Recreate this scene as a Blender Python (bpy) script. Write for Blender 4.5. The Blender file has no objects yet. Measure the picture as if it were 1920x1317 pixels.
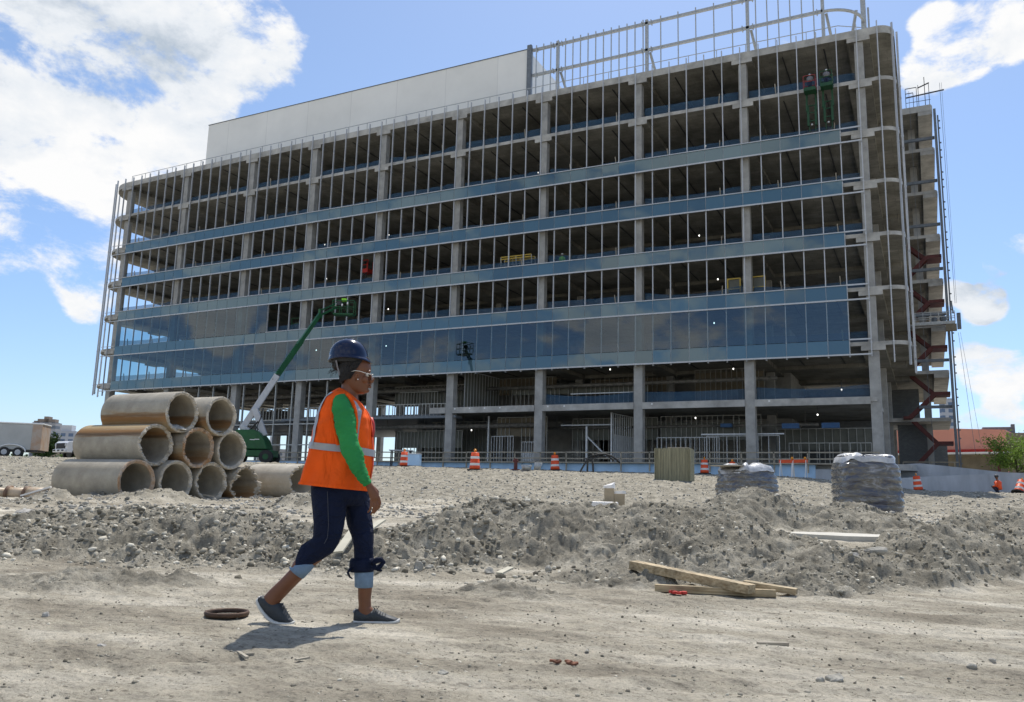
import bpy, math, random
import numpy as np
from mathutils import Vector, Matrix
random.seed(7); rng = np.random.default_rng(11)
scene = bpy.context.scene
COL = scene.collection
PI = math.pi

# ---------------------------------------------------------------- camera
F_PX, YAW, PITCH, ROLL = 1556.2, -.4667, .1725, .026
CAMZ = 0.80
_c, _s = math.cos(YAW), math.sin(YAW)
_x = np.array([_c, -_s, 0]); _y = np.array([_s, _c, 0]); _z = np.array([0, 0, 1.])
_d = math.cos(PITCH)*_y + math.sin(PITCH)*_z
_u = -math.sin(PITCH)*_y + math.cos(PITCH)*_z
CR = math.cos(ROLL)*_x + math.sin(ROLL)*_u
CU = -math.sin(ROLL)*_x + math.cos(ROLL)*_u
HF = _y; HR = _x                      # horizontal forward / right of the view

def ray(px, py):
    return _d + CR*(px-960)/F_PX - CU*(py-658.5)/F_PX
def atv(px, py, v):
    r = ray(px, py); return np.array([0, 0, CAMZ]) + r*v/(r@HF)
def onY(px, py, Y):
    r = ray(px, py); return np.array([0, 0, CAMZ]) + r*Y/r[1]
def uvw(u, v):                        # view-aligned ground coordinates -> world xy
    return HR[:2]*u + HF[:2]*v

cd = bpy.data.cameras.new('camera'); cam = bpy.data.objects.new('camera', cd); COL.objects.link(cam)
M = Matrix(((CR[0], CU[0], -_d[0], 0), (CR[1], CU[1], -_d[1], 0), (CR[2], CU[2], -_d[2], CAMZ), (0, 0, 0, 1)))
cam.matrix_world = M
cd.sensor_width = 36; cd.lens = F_PX/1920*36; cd.clip_start = .05; cd.clip_end = 20000
scene.camera = cam

# ---------------------------------------------------------------- noise
def _hash(ix, iy, seed):
    n = (ix*374761393 + iy*668265263 + seed*974634777) & 0xffffffff
    n = ((n ^ (n >> 13))*1274126177) & 0xffffffff
    return ((n ^ (n >> 16)) & 0xffff)/65535.0
def vnoise(x, y, seed=0):
    x = np.asarray(x, float); y = np.asarray(y, float)
    ix = np.floor(x).astype(np.int64); iy = np.floor(y).astype(np.int64)
    fx = x-ix; fy = y-iy; fx = fx*fx*(3-2*fx); fy = fy*fy*(3-2*fy)
    a = _hash(ix, iy, seed); b = _hash(ix+1, iy, seed); c = _hash(ix, iy+1, seed); d = _hash(ix+1, iy+1, seed)
    return (a+(b-a)*fx) + ((c+(d-c)*fx)-(a+(b-a)*fx))*fy
def fbm(x, y, o=4, seed=0, g=.5):
    s = 0; a = 1; t = 0
    for i in range(o):
        s = s + a*(vnoise(x, y, seed+i*17)*2-1); t += a; a *= g; x = np.asarray(x)*2.03+5.1; y = np.asarray(y)*1.97-3.7
    return s/t
def sst(a, b, x):
    t = np.clip((x-a)/(b-a), 0, 1); return t*t*(3-2*t)

# ---------------------------------------------------------------- mesh builder
class MB:
    def __init__(self): self.v = []; self.f = []; self.fm = []; self.mi = 0
    def add(self, vs, fs):
        o = len(self.v); self.v += [tuple(map(float, p)) for p in vs]
        self.f += [tuple(i+o for i in f) for f in fs]; self.fm += [self.mi]*len(fs); return self
    def box(self, c, s, rz=0):
        x, y, z = [k/2 for k in s]; P = []
        ca, sa = math.cos(rz), math.sin(rz)
        for dz in (-z, z):
            for dx, dy in ((-x, -y), (x, -y), (x, y), (-x, y)):
                P.append((c[0]+dx*ca-dy*sa, c[1]+dx*sa+dy*ca, c[2]+dz))
        return self.add(P, [(3, 2, 1, 0), (4, 5, 6, 7), (0, 1, 5, 4), (1, 2, 6, 5), (2, 3, 7, 6), (3, 0, 4, 7)])
    def bb(self, x0, x1, y0, y1, z0, z1):
        return self.box(((x0+x1)/2, (y0+y1)/2, (z0+z1)/2), (x1-x0, y1-y0, z1-z0))
    def bar(self, p, q, w, h=None, up=(0, 0, 1)):
        h = h or w; p = Vector(p); q = Vector(q); d = (q-p).normalized(); upv = Vector(up)
        if abs(d.dot(upv)) > .97: upv = Vector((0, 1, 0))
        r = d.cross(upv).normalized(); u = r.cross(d)
        P = []
        for e in (p, q):
            for a, b in ((-1, -1), (1, -1), (1, 1), (-1, 1)): P.append(e+r*(a*w/2)+u*(b*h/2))
        return self.add(P, [(3, 2, 1, 0), (4, 5, 6, 7), (0, 1, 5, 4), (1, 2, 6, 5), (2, 3, 7, 6), (3, 0, 4, 7)])
    def loft(self, rings, cap=True, close=True):
        n = len(rings[0]); V = [p for r in rings for p in r]; Fc = []
        for i in range(len(rings)-1):
            for j in range(n if close else n-1):
                k = (j+1) % n; Fc.append((i*n+j, i*n+k, (i+1)*n+k, (i+1)*n+j))
        if cap: Fc.append(tuple(range(n-1, -1, -1))); Fc.append(tuple((len(rings)-1)*n+j for j in range(n)))
        return self.add(V, Fc)
    def tube(self, pts, rad, n=8, cap=True):
        pts = [Vector(p) for p in pts]; m = len(pts)
        rad = [rad]*m if not hasattr(rad, '__len__') else rad
        rings = []; r0 = None
        for i, p in enumerate(pts):
            d = (pts[min(i+1, m-1)]-pts[max(i-1, 0)]).normalized()
            if r0 is None:
                a = Vector((0, 0, 1)) if abs(d.z) < .9 else Vector((0, 1, 0)); r0 = d.cross(a).normalized()
            r0 = (r0-d*r0.dot(d)).normalized(); u = d.cross(r0)
            rr = rad[i]; ra, rb = (rr, rr) if not hasattr(rr, '__len__') else rr
            rings.append([p+r0*(ra*math.cos(2*PI*j/n))+u*(rb*math.sin(2*PI*j/n)) for j in range(n)])
        return self.loft(rings, cap)
    def cyl(self, p, q, r, n=12): return self.tube([p, q], r, n)
    def ball(self, c, r, n=10, m=7):
        r = (r, r, r) if not hasattr(r, '__len__') else r
        rings = []
        for i in range(m+1):
            t = PI*i/m; t = min(max(t, .02), PI-.02)
            rings.append([(c[0]+r[0]*math.sin(t)*math.cos(2*PI*j/n), c[1]+r[1]*math.sin(t)*math.sin(2*PI*j/n), c[2]-r[2]*math.cos(t)) for j in range(n)])
        return self.loft(rings)
    def prism(self, poly, z0, z1):
        n = len(poly)
        V = [(p[0], p[1], z0) for p in poly]+[(p[0], p[1], z1) for p in poly]
        Fc = [tuple(range(n-1, -1, -1)), tuple(range(n, 2*n))]+[(i, (i+1) % n, n+(i+1) % n, n+i) for i in range(n)]
        return self.add(V, Fc)
    def build(self, name, mat, parent=None, smooth=False, bevel=0, off=None):
        me = bpy.data.meshes.new(name)
        o = Vector((0, 0, 0))
        if parent is not None: o = world_loc(parent)
        if off is not None: o = Vector(off)
        me.from_pydata([(a-o.x, b-o.y, c-o.z) for a, b, c in self.v], [], self.f)
        me.update()
        mats = mat if isinstance(mat, (list, tuple)) else [mat]
        for m in mats: me.materials.append(m)
        if len(mats) > 1: me.polygons.foreach_set('material_index', self.fm)
        if smooth: me.polygons.foreach_set('use_smooth', [True]*len(me.polygons))
        ob = bpy.data.objects.new(name, me); COL.objects.link(ob)
        if parent is not None: ob.parent = parent
        elif off is not None: ob.location = off
        if bevel:
            b = ob.modifiers.new('bevel', 'BEVEL'); b.width = bevel; b.segments = 2; b.limit_method = 'ANGLE'
        return ob
_WL = {}
def world_loc(o):
    l = Vector(o.location)
    while o.parent is not None: o = o.parent; l += Vector(o.location)
    return l
def tag(o, label=None, cat=None, group=None, kind=None):
    if label: o['label'] = label
    if cat: o['category'] = cat
    if group: o['group'] = group
    if kind: o['kind'] = kind
    return o
def thing(name, loc, label, cat, group=None):
    o = bpy.data.objects.new(name, None); COL.objects.link(o); o.location = Vector([float(k) for k in loc]); o.empty_display_size = .2
    return tag(o, label, cat, group)
def copy_tree(o, parent=None):
    c = o.copy(); COL.objects.link(c)
    if parent is not None: c.parent = parent
    for ch in [k for k in bpy.data.objects if k.parent == o]: copy_tree(ch, c)
    return c

# ---------------------------------------------------------------- materials
def srgb(r, g, b):
    f = lambda c: (c/255/12.92) if c/255 <= .04045 else ((c/255+.055)/1.055)**2.4
    return (f(r), f(g), f(b), 1)
def nt(name):
    m = bpy.data.materials.new(name); m.use_nodes = True; t = m.node_tree
    b = t.nodes['Principled BSDF']; return m, t, b
def N(t, typ, **kw):
    n = t.nodes.new(typ)
    for k, v in kw.items(): setattr(n, k, v)
    return n
def mat(name, col, rough=.7, metal=0, var=.15, scale=4., bump=0., bscale=30., col2=None, spec=None, stretch=(1, 1, 1), detail=4):
    """procedural: colour broken by noise between col and col2, optional bump"""
    m, t, b = nt(name); L = t.links
    tc = N(t, 'ShaderNodeTexCoord'); mp = N(t, 'ShaderNodeMapping'); mp.inputs['Scale'].default_value = stretch
    L.new(tc.outputs['Object'], mp.inputs[0])
    n = N(t, 'ShaderNodeTexNoise'); n.inputs['Scale'].default_value = scale; n.inputs['Detail'].default_value = detail; n.inputs['Roughness'].default_value = .65
    L.new(mp.outputs[0], n.inputs['Vector'])
    r = N(t, 'ShaderNodeValToRGB'); r.color_ramp.elements[0].position = .3; r.color_ramp.elements[1].position = .7
    c1 = tuple(max(0, k*(1-var)) for k in col[:3])+(1,); c2 = tuple(min(1, k*(1+var)) for k in col[:3])+(1,)
    if col2 is not None: c1, c2 = tuple(col[:3])+(1,), tuple(col2[:3])+(1,)
    r.color_ramp.elements[0].color = c1; r.color_ramp.elements[1].color = c2
    L.new(n.outputs['Fac'], r.inputs[0]); L.new(r.outputs[0], b.inputs['Base Color'])
    b.inputs['Roughness'].default_value = rough; b.inputs['Metallic'].default_value = metal
    if spec is not None: b.inputs['Specular IOR Level'].default_value = spec
    if bump:
        n2 = N(t, 'ShaderNodeTexNoise'); n2.inputs['Scale'].default_value = bscale; n2.inputs['Detail'].default_value = 6
        L.new(mp.outputs[0], n2.inputs['Vector'])
        bp = N(t, 'ShaderNodeBump'); bp.inputs['Strength'].default_value = bump; bp.inputs['Distance'].default_value = .02
        L.new(n2.outputs['Fac'], bp.inputs['Height']); L.new(bp.outputs[0], b.inputs['Normal'])
    return m
MT = {}
MT['concrete'] = mat('concrete', (.36, .355, .335), .85, var=.22, scale=1.3, bump=.25, bscale=12)
MT['concrete_edge'] = mat('concrete_edge', (.42, .41, .38), .85, var=.3, scale=.9, bump=.2, bscale=9)
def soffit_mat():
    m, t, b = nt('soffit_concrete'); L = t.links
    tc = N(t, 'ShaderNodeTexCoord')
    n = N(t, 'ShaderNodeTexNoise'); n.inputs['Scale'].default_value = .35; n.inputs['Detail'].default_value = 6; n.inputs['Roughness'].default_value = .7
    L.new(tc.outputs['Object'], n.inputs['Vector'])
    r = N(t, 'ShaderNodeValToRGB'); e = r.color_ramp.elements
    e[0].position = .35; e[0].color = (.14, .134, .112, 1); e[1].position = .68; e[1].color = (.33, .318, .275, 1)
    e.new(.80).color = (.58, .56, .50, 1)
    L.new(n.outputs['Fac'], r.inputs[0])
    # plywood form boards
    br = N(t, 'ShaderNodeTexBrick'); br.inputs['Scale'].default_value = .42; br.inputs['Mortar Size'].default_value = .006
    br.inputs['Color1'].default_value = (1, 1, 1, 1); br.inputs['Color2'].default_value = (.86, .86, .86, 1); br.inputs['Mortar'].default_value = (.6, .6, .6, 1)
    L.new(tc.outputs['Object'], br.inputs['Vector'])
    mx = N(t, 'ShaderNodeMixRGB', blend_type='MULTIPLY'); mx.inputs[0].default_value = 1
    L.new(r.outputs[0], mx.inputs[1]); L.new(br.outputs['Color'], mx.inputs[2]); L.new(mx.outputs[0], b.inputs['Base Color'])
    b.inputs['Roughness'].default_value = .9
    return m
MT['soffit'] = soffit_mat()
MT['alu'] = mat('aluminium_mullion', (.50, .51, .52), .45, .35, var=.08, scale=3)
MT['galv'] = mat('galvanised_steel', (.42, .43, .42), .5, .5, var=.2, scale=6)
MT['stud'] = mat('metal_stud', (.40, .40, .37), .5, .3, var=.25, scale=2)
MT['darksteel'] = mat('dark_steel', (.05, .05, .052), .6, .3)
MT['greysteel'] = mat('grey_steel', (.16, .18, .20), .6, .2, var=.2)
MT['redsteel'] = mat('red_primer_steel', (.095, .017, .013), .6, 0, var=.25)
MT['white_panel'] = mat('white_panel', (.82, .81, .765), .6, var=.05, scale=.25, detail=3)
def _pj():
    m = MT['white_panel']; t = m.node_tree; b = t.nodes['Principled BSDF']; src = b.inputs['Base Color'].links[0].from_socket
    tc = N(t, 'ShaderNodeTexCoord'); mp = N(t, 'ShaderNodeMapping'); mp.inputs['Rotation'].default_value = (PI/2, 0, 0); t.links.new(tc.outputs['Object'], mp.inputs[0])
    br = N(t, 'ShaderNodeTexBrick'); br.offset = 0; br.inputs['Scale'].default_value = 1; br.inputs['Brick Width'].default_value = 6.1; br.inputs['Row Height'].default_value = 9; br.inputs['Mortar Size'].default_value = .03
    br.inputs['Color1'].default_value = (1, 1, 1, 1); br.inputs['Color2'].default_value = (.965, .965, .96, 1); br.inputs['Mortar'].default_value = (.8, .8, .8, 1); t.links.new(mp.outputs[0], br.inputs['Vector'])
    mx = N(t, 'ShaderNodeMixRGB', blend_type='MULTIPLY'); mx.inputs[0].default_value = 1; t.links.new(src, mx.inputs[1]); t.links.new(br.outputs['Color'], mx.inputs[2]); t.links.new(mx.outputs[0], b.inputs['Base Color'])
_pj(); MT['dark_red'] = mat('dull_red_paint', (.22, .03, .03), .6); MT['dark_green'] = mat('dull_green_paint', (.008, .06, .022), .6)
MT['gyp'] = mat('sheathing_board', (.16, .165, .14), .85, var=.2, scale=.8)
MT['gyp2'] = mat('tan_board', (.20, .17, .12), .85, var=.25, scale=.8)
MT['white_stud'] = mat('bright_stud', (.6, .62, .63), .5, .1, var=.1)
MT['wood'] = mat('timber', (.34, .27, .17), .8, var=.3, scale=3, stretch=(1, 1, 1), bump=.2)
MT['wood_grey'] = mat('weathered_timber', (.36, .32, .25), .85, var=.25, scale=4)
MT['blue_membrane'] = mat('blue_membrane', (.40, .60, .82), .6, var=.12, scale=.8)
MT['black'] = mat('black_rubber', (.02, .02, .02), .7)
MT['tyre'] = mat('tyre', (.03, .03, .03), .85)
MT['green_paint'] = mat('green_paint', (.010, .088, .026), .45, var=.25, scale=2, spec=.4)
MT['green_light'] = mat('bright_green_paint', (.05, .26, .09), .45)
MT['pale_grey_paint'] = mat('pale_grey_paint', (.50, .51, .53), .4, var=.08)
MT['white_paint'] = mat('white_paint', (.78, .78, .77), .35, var=.05)
MT['orange'] = mat('orange_plastic', (.78, .085, .012), .5, var=.1)
MT['reflw'] = mat('white_sheeting', (.75, .73, .70), .4, var=.05)
MT['yellow'] = mat('yellow_paint', (.60, .42, .06), .5)
MT['amber'] = mat('amber_lens', (.75, .28, .02), .2)
MT['red'] = mat('red_paint', (.55, .03, .02), .5)
MT['blue_paint'] = mat('blue_paint', (.03, .12, .3), .5)
MT['lime'] = mat('lime_cloth', (.35, .85, .05), .8)
MT['plaster'] = mat('pink_stucco', (.74, .33, .24), .9, var=.08, scale=.3)
MT['stucco2'] = mat('brown_stucco', (.26, .21, .17), .9, var=.1, scale=.3)
MT['mw'] = mat('concrete_ramp', (.42, .445, .48), .85, var=.25, scale=.7, stretch=(1, 1, .25), bump=.2, bscale=8)
def emis(name, col, s):
    m, t, b = nt(name); b.inputs['Base Color'].default_value = col; b.inputs['Emission Color'].default_value = col; b.inputs['Emission Strength'].default_value = s; return m
MT['bulb'] = emis('lit_bulb', (1, .97, .9, 1), 2.5)
def net_mat():
    m, t, b = nt('blue_debris_net'); L = t.links
    tc = N(t, 'ShaderNodeTexCoord')
    n = N(t, 'ShaderNodeTexNoise'); n.inputs['Scale'].default_value = 1.2; n.inputs['Detail'].default_value = 3
    mp = N(t, 'ShaderNodeMapping'); mp.inputs['Scale'].default_value = (1, 1, 6); L.new(tc.outputs['Object'], mp.inputs[0]); L.new(mp.outputs[0], n.inputs['Vector'])
    r = N(t, 'ShaderNodeValToRGB'); r.color_ramp.elements[0].color = (.018, .05, .10, 1); r.color_ramp.elements[1].color = (.05, .14, .24, 1)
    L.new(n.outputs['Fac'], r.inputs[0]); L.new(r.outputs[0], b.inputs['Base Color']); b.inputs['Roughness'].default_value = .8
    tr = N(t, 'ShaderNodeBsdfTransparent'); mx = N(t, 'ShaderNodeMixShader'); mx.inputs[0].default_value = .62
    L.new(tr.outputs[0], mx.inputs[1]); L.new(b.outputs[0], mx.inputs[2]); L.new(mx.outputs[0], t.nodes['Material Output'].inputs[0])
    return m
MT['net'] = net_mat()
def glass_mat(name, tint, refl, base, trans):
    m, t, b = nt(name); L = t.links
    gl = N(t, 'ShaderNodeBsdfGlossy'); gl.inputs['Roughness'].default_value = .015; gl.inputs['Color'].default_value = refl
    fr = N(t, 'ShaderNodeFresnel'); fr.inputs['IOR'].default_value = 2.0
    ad = N(t, 'ShaderNodeMath', operation='MULTIPLY_ADD'); ad.inputs[1].default_value = .85; ad.inputs[2].default_value = (.03 if trans else .05)
    L.new(fr.outputs[0], ad.inputs[0])
    if trans:
        bs = N(t, 'ShaderNodeBsdfTransparent'); bs.inputs[0].default_value = tint
    else:
        bs = b; b.inputs['Base Color'].default_value = base; b.inputs['Roughness'].default_value = .6; b.inputs['Specular IOR Level'].default_value = .2
        oi = N(t, 'ShaderNodeObjectInfo'); r = N(t, 'ShaderNodeValToRGB')
        r.color_ramp.elements[0].color = tuple(k*.75 for k in base[:3])+(1,); r.color_ramp.elements[1].color = tuple(k*1.35 for k in base[:3])+(1,)
        L.new(oi.outputs['Random'], r.inputs[0]); L.new(r.outputs[0], b.inputs['Base Color'])
    mx = N(t, 'ShaderNodeMixShader'); L.new(ad.outputs[0], mx.inputs[0]); L.new(bs.outputs[0], mx.inputs[1]); L.new(gl.outputs[0], mx.inputs[2])
    L.new(mx.outputs[0], t.nodes['Material Output'].inputs[0])
    return m
MT['vision'] = glass_mat('vision_glass', (.36, .55, .62, 1), (.66, .74, .80, 1), None, True)
MT['spandrel'] = glass_mat('spandrel_glass', None, (.56, .68, .72, 1), (.038, .082, .105, 1), False)

# ---------------------------------------------------------------- terrain
PV = [0, 7.5, 9, 11, 12.5, 15, 18, 22, 27, 32, 38, 45, 58, 70, 110, 300, 6000]
PZ = [0, 0, .04, .20, .32, .38, .42, .45, .69, 1.12, 1.56, 2.10, 2.57, 2.9, 3.1, 3.3, 3.3]
# berm crest: r = lateral tangent, v distance, z height
def _r(px): return (px-960)/F_PX
BA = [(-200, 10.5, .3), (0, 10.5, .26), (100, 10.5, .38), (250, 10.4, .44), (440, 10.4, .54), (560, 10.2, .48), (650, 10, .36), (740, 10, .40), (830, 10.2, .56), (930, 10.6, .74), (1050, 10.6, .70),
      (1150, 10.5, .68), (1260, 10.3, .72), (1350, 10, .66), (1420, 9.6, .50), (1500, 9.2, .34), (1600, 9.2, .34), (1700, 9.8, .52), (1800, 10.6, .76), (1920, 11, .82), (2200, 11, .7)]
BB = [(-200, 16, .0), (1240, 14.5, 0), (1300, 14.5, .45), (1350, 14.5, .86), (1410, 14.5, 1.04), (1455, 14.6, .96), (1500, 14.6, .80), (1560, 14.5, .76), (1640, 14.4, .70), (1700, 14.2, .6), (1760, 14, .2), (1820, 14, 0), (2200, 14, 0)]
def mound(u, v, T, wf, wb):
    r = u/np.maximum(v, .1); R = [_r(t[0]) for t in T]
    vc = np.interp(r, R, [t[1] for t in T]); zc = np.interp(r, R, [t[2] for t in T])
    d = v-vc; t = np.where(d < 0, -d/wf, d/wb)
    return zc, np.clip(1-t, 0, 1)
def terrain(X, Y, detail=True):
    X = np.asarray(X, float); Y = np.asarray(Y, float)
    u = X*HR[0]+Y*HR[1]; v = X*HF[0]+Y*HF[1]
    z = np.interp(v, PV, PZ); r = u/np.maximum(v, 1)
    k = 1-.27*sst(.33, .5, r)*sst(25, 40, v); z = z*k
    wig = fbm(u*.9, v*.9, 3, 5)
    zc, t = mound(u, v+wig*.35, BA, 2.3, 1.6); ta = t
    ha = np.where(zc > z, (zc-z), 0)*(t*t*(3-2*t))
    zc2, t2 = mound(u, v+wig*.3, BB, 1.7, 1.9)
    hb = np.where(zc2 > z, (zc2-z), 0)*(t2*t2*(3-2*t2))
    # loose piles in front of the pipes
    hc = 0; mc = 0
    for px, vv, h, w in ((215, 20.2, .14, .7), (290, 19.6, .24, .7), (350, 19.8, .14, .6), (420, 19.6, .10, .5), (530, 17.5, .10, .7), (580, 17.0, .20, .5), (615, 16.5, .22, .6), (120, 17.8, .22, .45), (60, 16, .1, .8)):
        cu, cv = _r(px)*vv, vv; q = np.exp(-((u-cu)**2+(v-cv)**2*.8)/(w*w)); hc = hc+h*q; mc = np.maximum(mc, q)
    for px, vv, h, w in ((1000, 6.9, .05, .28), (930, 7.1, .04, .25), (330, 7.2, .03, .4), (250, 7.3, .04, .3), (150, 6.9, .03, .5), (1130, 8.0, .06, .5), (1230, 7.9, .06, .4)):
        cu, cv = _r(px)*vv, vv; q = np.exp(-((u-cu)**2*.5+(v-cv)**2)/(w*w)); hc = hc+h*q; mc = np.maximum(mc, q*.9)
    m = np.clip(np.maximum(np.maximum(sst(0.02, .3, ta)*(zc > z+.02), sst(.02, .3, t2)*(zc2 > z+.02)), mc), 0, 1)
    z = z+np.maximum(ha, hb)+hc
    slope = sst(21, 27, v)*(1-sst(70, 90, v))
    m = np.maximum(m, slope*(1-sst(62, 75, v))*.62)
    mb_ = m
    if detail:
        z = z+fbm(u*.35, v*.35, 3, 31)*.05*(.25+sst(7, 12, v))
        rd = 1-np.abs(fbm(u*3.1, v*3.1, 4, 41, .65))*2
        z = z+m*(1-slope)*(fbm(u*1.5, v*1.5, 3, 40)*.12+(rd-.6)*.09+fbm(u*7, v*7, 3, 43, .6)*.06)
        for (v0, s_, c_) in ((4.55, .10, .02), (4.25, .10, .02), (6.15, .05, -.015), (3.75, -.03, .01), (6.6, .06, .0)):
            g_ = np.exp(-((v-(v0+s_*u+c_*u*u))/.085)**2); z = z-(1-m)*g_*(.014+.0035*np.sin(u*52+v*30)*(vnoise(u*2, v*2, 7) > .35))+(1-m)*.006*np.exp(-((v-(v0+s_*u+c_*u*u)-.16)/.05)**2)
        foot = 1-np.exp(-((u+1.1)**2/.8+(v-5.33)**2/.12))
        z = z+(1-m)*(fbm(u*3.0, v*9, 5, 51, .66)*.020+fbm(u*.5+v*.2, v*5.0, 2, 57)*.016)*(1-slope)*foot
        z = z+slope*(fbm(u*1.3, v*1.3, 6, 61, .72)*.16)
        z = z+sst(12, 16, v)*(1-sst(24, 30, v))*fbm(u*1.2, v*2.2, 4, 71, .6)*.05
    P_ = uvw(_r(1578)*12.2, 12.2); q = np.exp(-(((X-P_[0])**2+(Y-P_[1])**2)/1.0**2)**2); z = z*(1-q)+.335*q; m = m*(1-q)
    return z, m
def gz(X, Y): return float(terrain(np.array([X]), np.array([Y]))[0][0])
def ground_at(px, py, v):                 # a spot of ground at distance v under that line of sight
    P = atv(px, py, v); return np.array([P[0], P[1], gz(P[0], P[1])])
SKY_S = .14; CLOUD_S = .86; EXPO = 0.2
def ground():
    a1 = np.radians(np.linspace(-44, 44, 900)); a2 = np.radians(np.linspace(44, 316, 90))[1:-1]
    ang = np.concatenate([a1, a2]); n = len(ang)
    rad = np.concatenate([np.linspace(.4, 3.2, 14)[:-1], np.linspace(3.2, 9, 330)[:-1], np.linspace(9, 16, 250)[:-1], np.geomspace(16, 90, 260)[:-1], np.geomspace(90, 9000, 30)])
    A, Rr = np.meshgrid(ang, rad); u = Rr*np.sin(A); v = Rr*np.cos(A)
    X = u*HR[0]+v*HF[0]; Y = u*HR[1]+v*HF[1]
    Z, m = terrain(X, Y)
    far = Rr > 300; Z = np.where(far, 3.2, Z)
    V = np.stack([X.ravel(), Y.ravel(), Z.ravel()], 1)
    nr = len(rad); i = np.arange(nr-1)[:, None]*n+np.arange(n)[None, :]; j = np.arange(nr-1)[:, None]*n+((np.arange(n)+1) % n)[None, :]
    Fq = np.stack([i, j, j+n, i+n], -1).reshape(-1, 4)[:, ::-1]
    V = np.vstack([V, [[0, 0, 0]]]); c = len(V)-1
    tri = np.stack([np.arange(n), np.full(n, c), (np.arange(n)+1) % n], 1)[:, ::-1]
    me = bpy.data.meshes.new('ground')
    me.vertices.add(len(V)); me.vertices.foreach_set('co', V.astype(np.float32).ravel())
    nl = Fq.size+tri.size; me.loops.add(nl); me.loops.foreach_set('vertex_index', np.concatenate([Fq.ravel(), tri.ravel()]).astype(np.int32))
    me.polygons.add(len(Fq)+len(tri)); st = np.concatenate([np.arange(len(Fq))*4, Fq.size+np.arange(len(tri))*3]).astype(np.int32)
    me.polygons.foreach_set('loop_start', st)
    me.update(calc_edges=True); me.validate()
    me.polygons.foreach_set('use_smooth', np.ones(len(me.polygons), bool))
    at = me.attributes.new('rub', 'FLOAT', 'POINT'); at.data.foreach_set('value', np.append(m.ravel(), 0).astype(np.float32))
    mt, t, b = nt('dusty_ground'); L = t.links
    tc = N(t, 'ShaderNodeTexCoord')
    def noise(scale, det=5, st=(1, 1, 1), rot=0, rg=.6):
        mp = N(t, 'ShaderNodeMapping'); mp.inputs['Scale'].default_value = st; mp.inputs['Rotation'].default_value = (0, 0, rot)
        L.new(tc.outputs['Object'], mp.inputs[0]); n_ = N(t, 'ShaderNodeTexNoise'); n_.inputs['Scale'].default_value = scale; n_.inputs['Detail'].default_value = det; n_.inputs['Roughness'].default_value = rg
        L.new(mp.outputs[0], n_.inputs['Vector']); return n_.outputs['Fac']
    def ramp(src, stops):
        r = N(t, 'ShaderNodeValToRGB'); e = r.color_ramp.elements
        e[0].position, e[0].color = stops[0][0], stops[0][1]; e[1].position, e[1].color = stops[-1][0], stops[-1][1]
        for p, c_ in stops[1:-1]: e.new(p).color = c_
        L.new(src, r.inputs[0]); return r.outputs[0]
    def mix(f, a_, b_, bt='MIX'):
        x = N(t, 'ShaderNodeMixRGB', blend_type=bt)
        if hasattr(f, 'links') or not isinstance(f, (int, float)): L.new(f, x.inputs[0])
        else: x.inputs[0].default_value = f
        L.new(a_, x.inputs[1]); L.new(b_, x.inputs[2]); return x.outputs[0]
    big = ramp(noise(.55, 5, (1, 2.4, 1), YAW), [(.34, (.27, .238, .182, 1)), (.5, (.44, .398, .312, 1)), (.64, (.63, .58, .475, 1))])
    mid = ramp(noise(5, 7, (1, 1.8, 1), YAW, .72), [(.32, (.66, .66, .67, 1)), (.5, (1, 1, 1, 1)), (.68, (1.16, 1.14, 1.12, 1))])
    fine = ramp(noise(42, 6, rg=.7), [(.30, (.45, .45, .46, 1)), (.45, (.95, .95, .95, 1)), (.62, (1.06, 1.06, 1.06, 1)), (.74, (1.4, 1.4, 1.38, 1))])
    spk = ramp(noise(17, 3, (1, 1.6, 1), YAW), [(.60, (1, 1, 1, 1)), (.66, (.60, .59, .58, 1))])
    dust = mix(1., mix(1., mix(1., big, mid, 'MULTIPLY'), fine, 'MULTIPLY'), spk, 'MULTIPLY')
    rb = ramp(noise(2.6, 8, rg=.75), [(.28, (.125, .112, .085, 1)), (.5, (.285, .260, .205, 1)), (.72, (.54, .495, .40, 1))])
    rb = mix(1., rb, fine, 'MULTIPLY')
    an = N(t, 'ShaderNodeAttribute'); an.attribute_name = 'rub'
    ad = N(t, 'ShaderNodeMath', operation='ADD'); L.new(an.outputs['Fac'], ad.inputs[0])
    sb = N(t, 'ShaderNodeMath', operation='MULTIPLY_ADD'); L.new(noise(3.2, 6, rg=.7), sb.inputs[0]); sb.inputs[1].default_value = 1.1; sb.inputs[2].default_value = -.55
    L.new(sb.outputs[0], ad.inputs[1])
    fac = ramp(ad.outputs[0], [(.25, (0, 0, 0, 1)), (.6, (1, 1, 1, 1))])
    L.new(mix(fac, dust, rb), b.inputs['Base Color'])
    b.inputs['Roughness'].default_value = .95; b.inputs['Specular IOR Level'].default_value = .15
    bp = N(t, 'ShaderNodeBump'); bp.inputs['Strength'].default_value = .9; bp.inputs['Distance'].default_value = .015
    bp2 = N(t, 'ShaderNodeBump'); bp2.inputs['Strength'].default_value = .65; bp2.inputs['Distance'].default_value = .06
    L.new(noise(70, 6, rg=.75), bp.inputs['Height']); L.new(noise(9, 7, rg=.75), bp2.inputs['Height']); L.new(bp2.outputs[0], bp.inputs['Normal']); L.new(bp.outputs[0], b.inputs['Normal'])
    me.materials.append(mt)
    o = bpy.data.objects.new('ground', me); COL.objects.link(o); tag(o, kind='structure')
ground()

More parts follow.
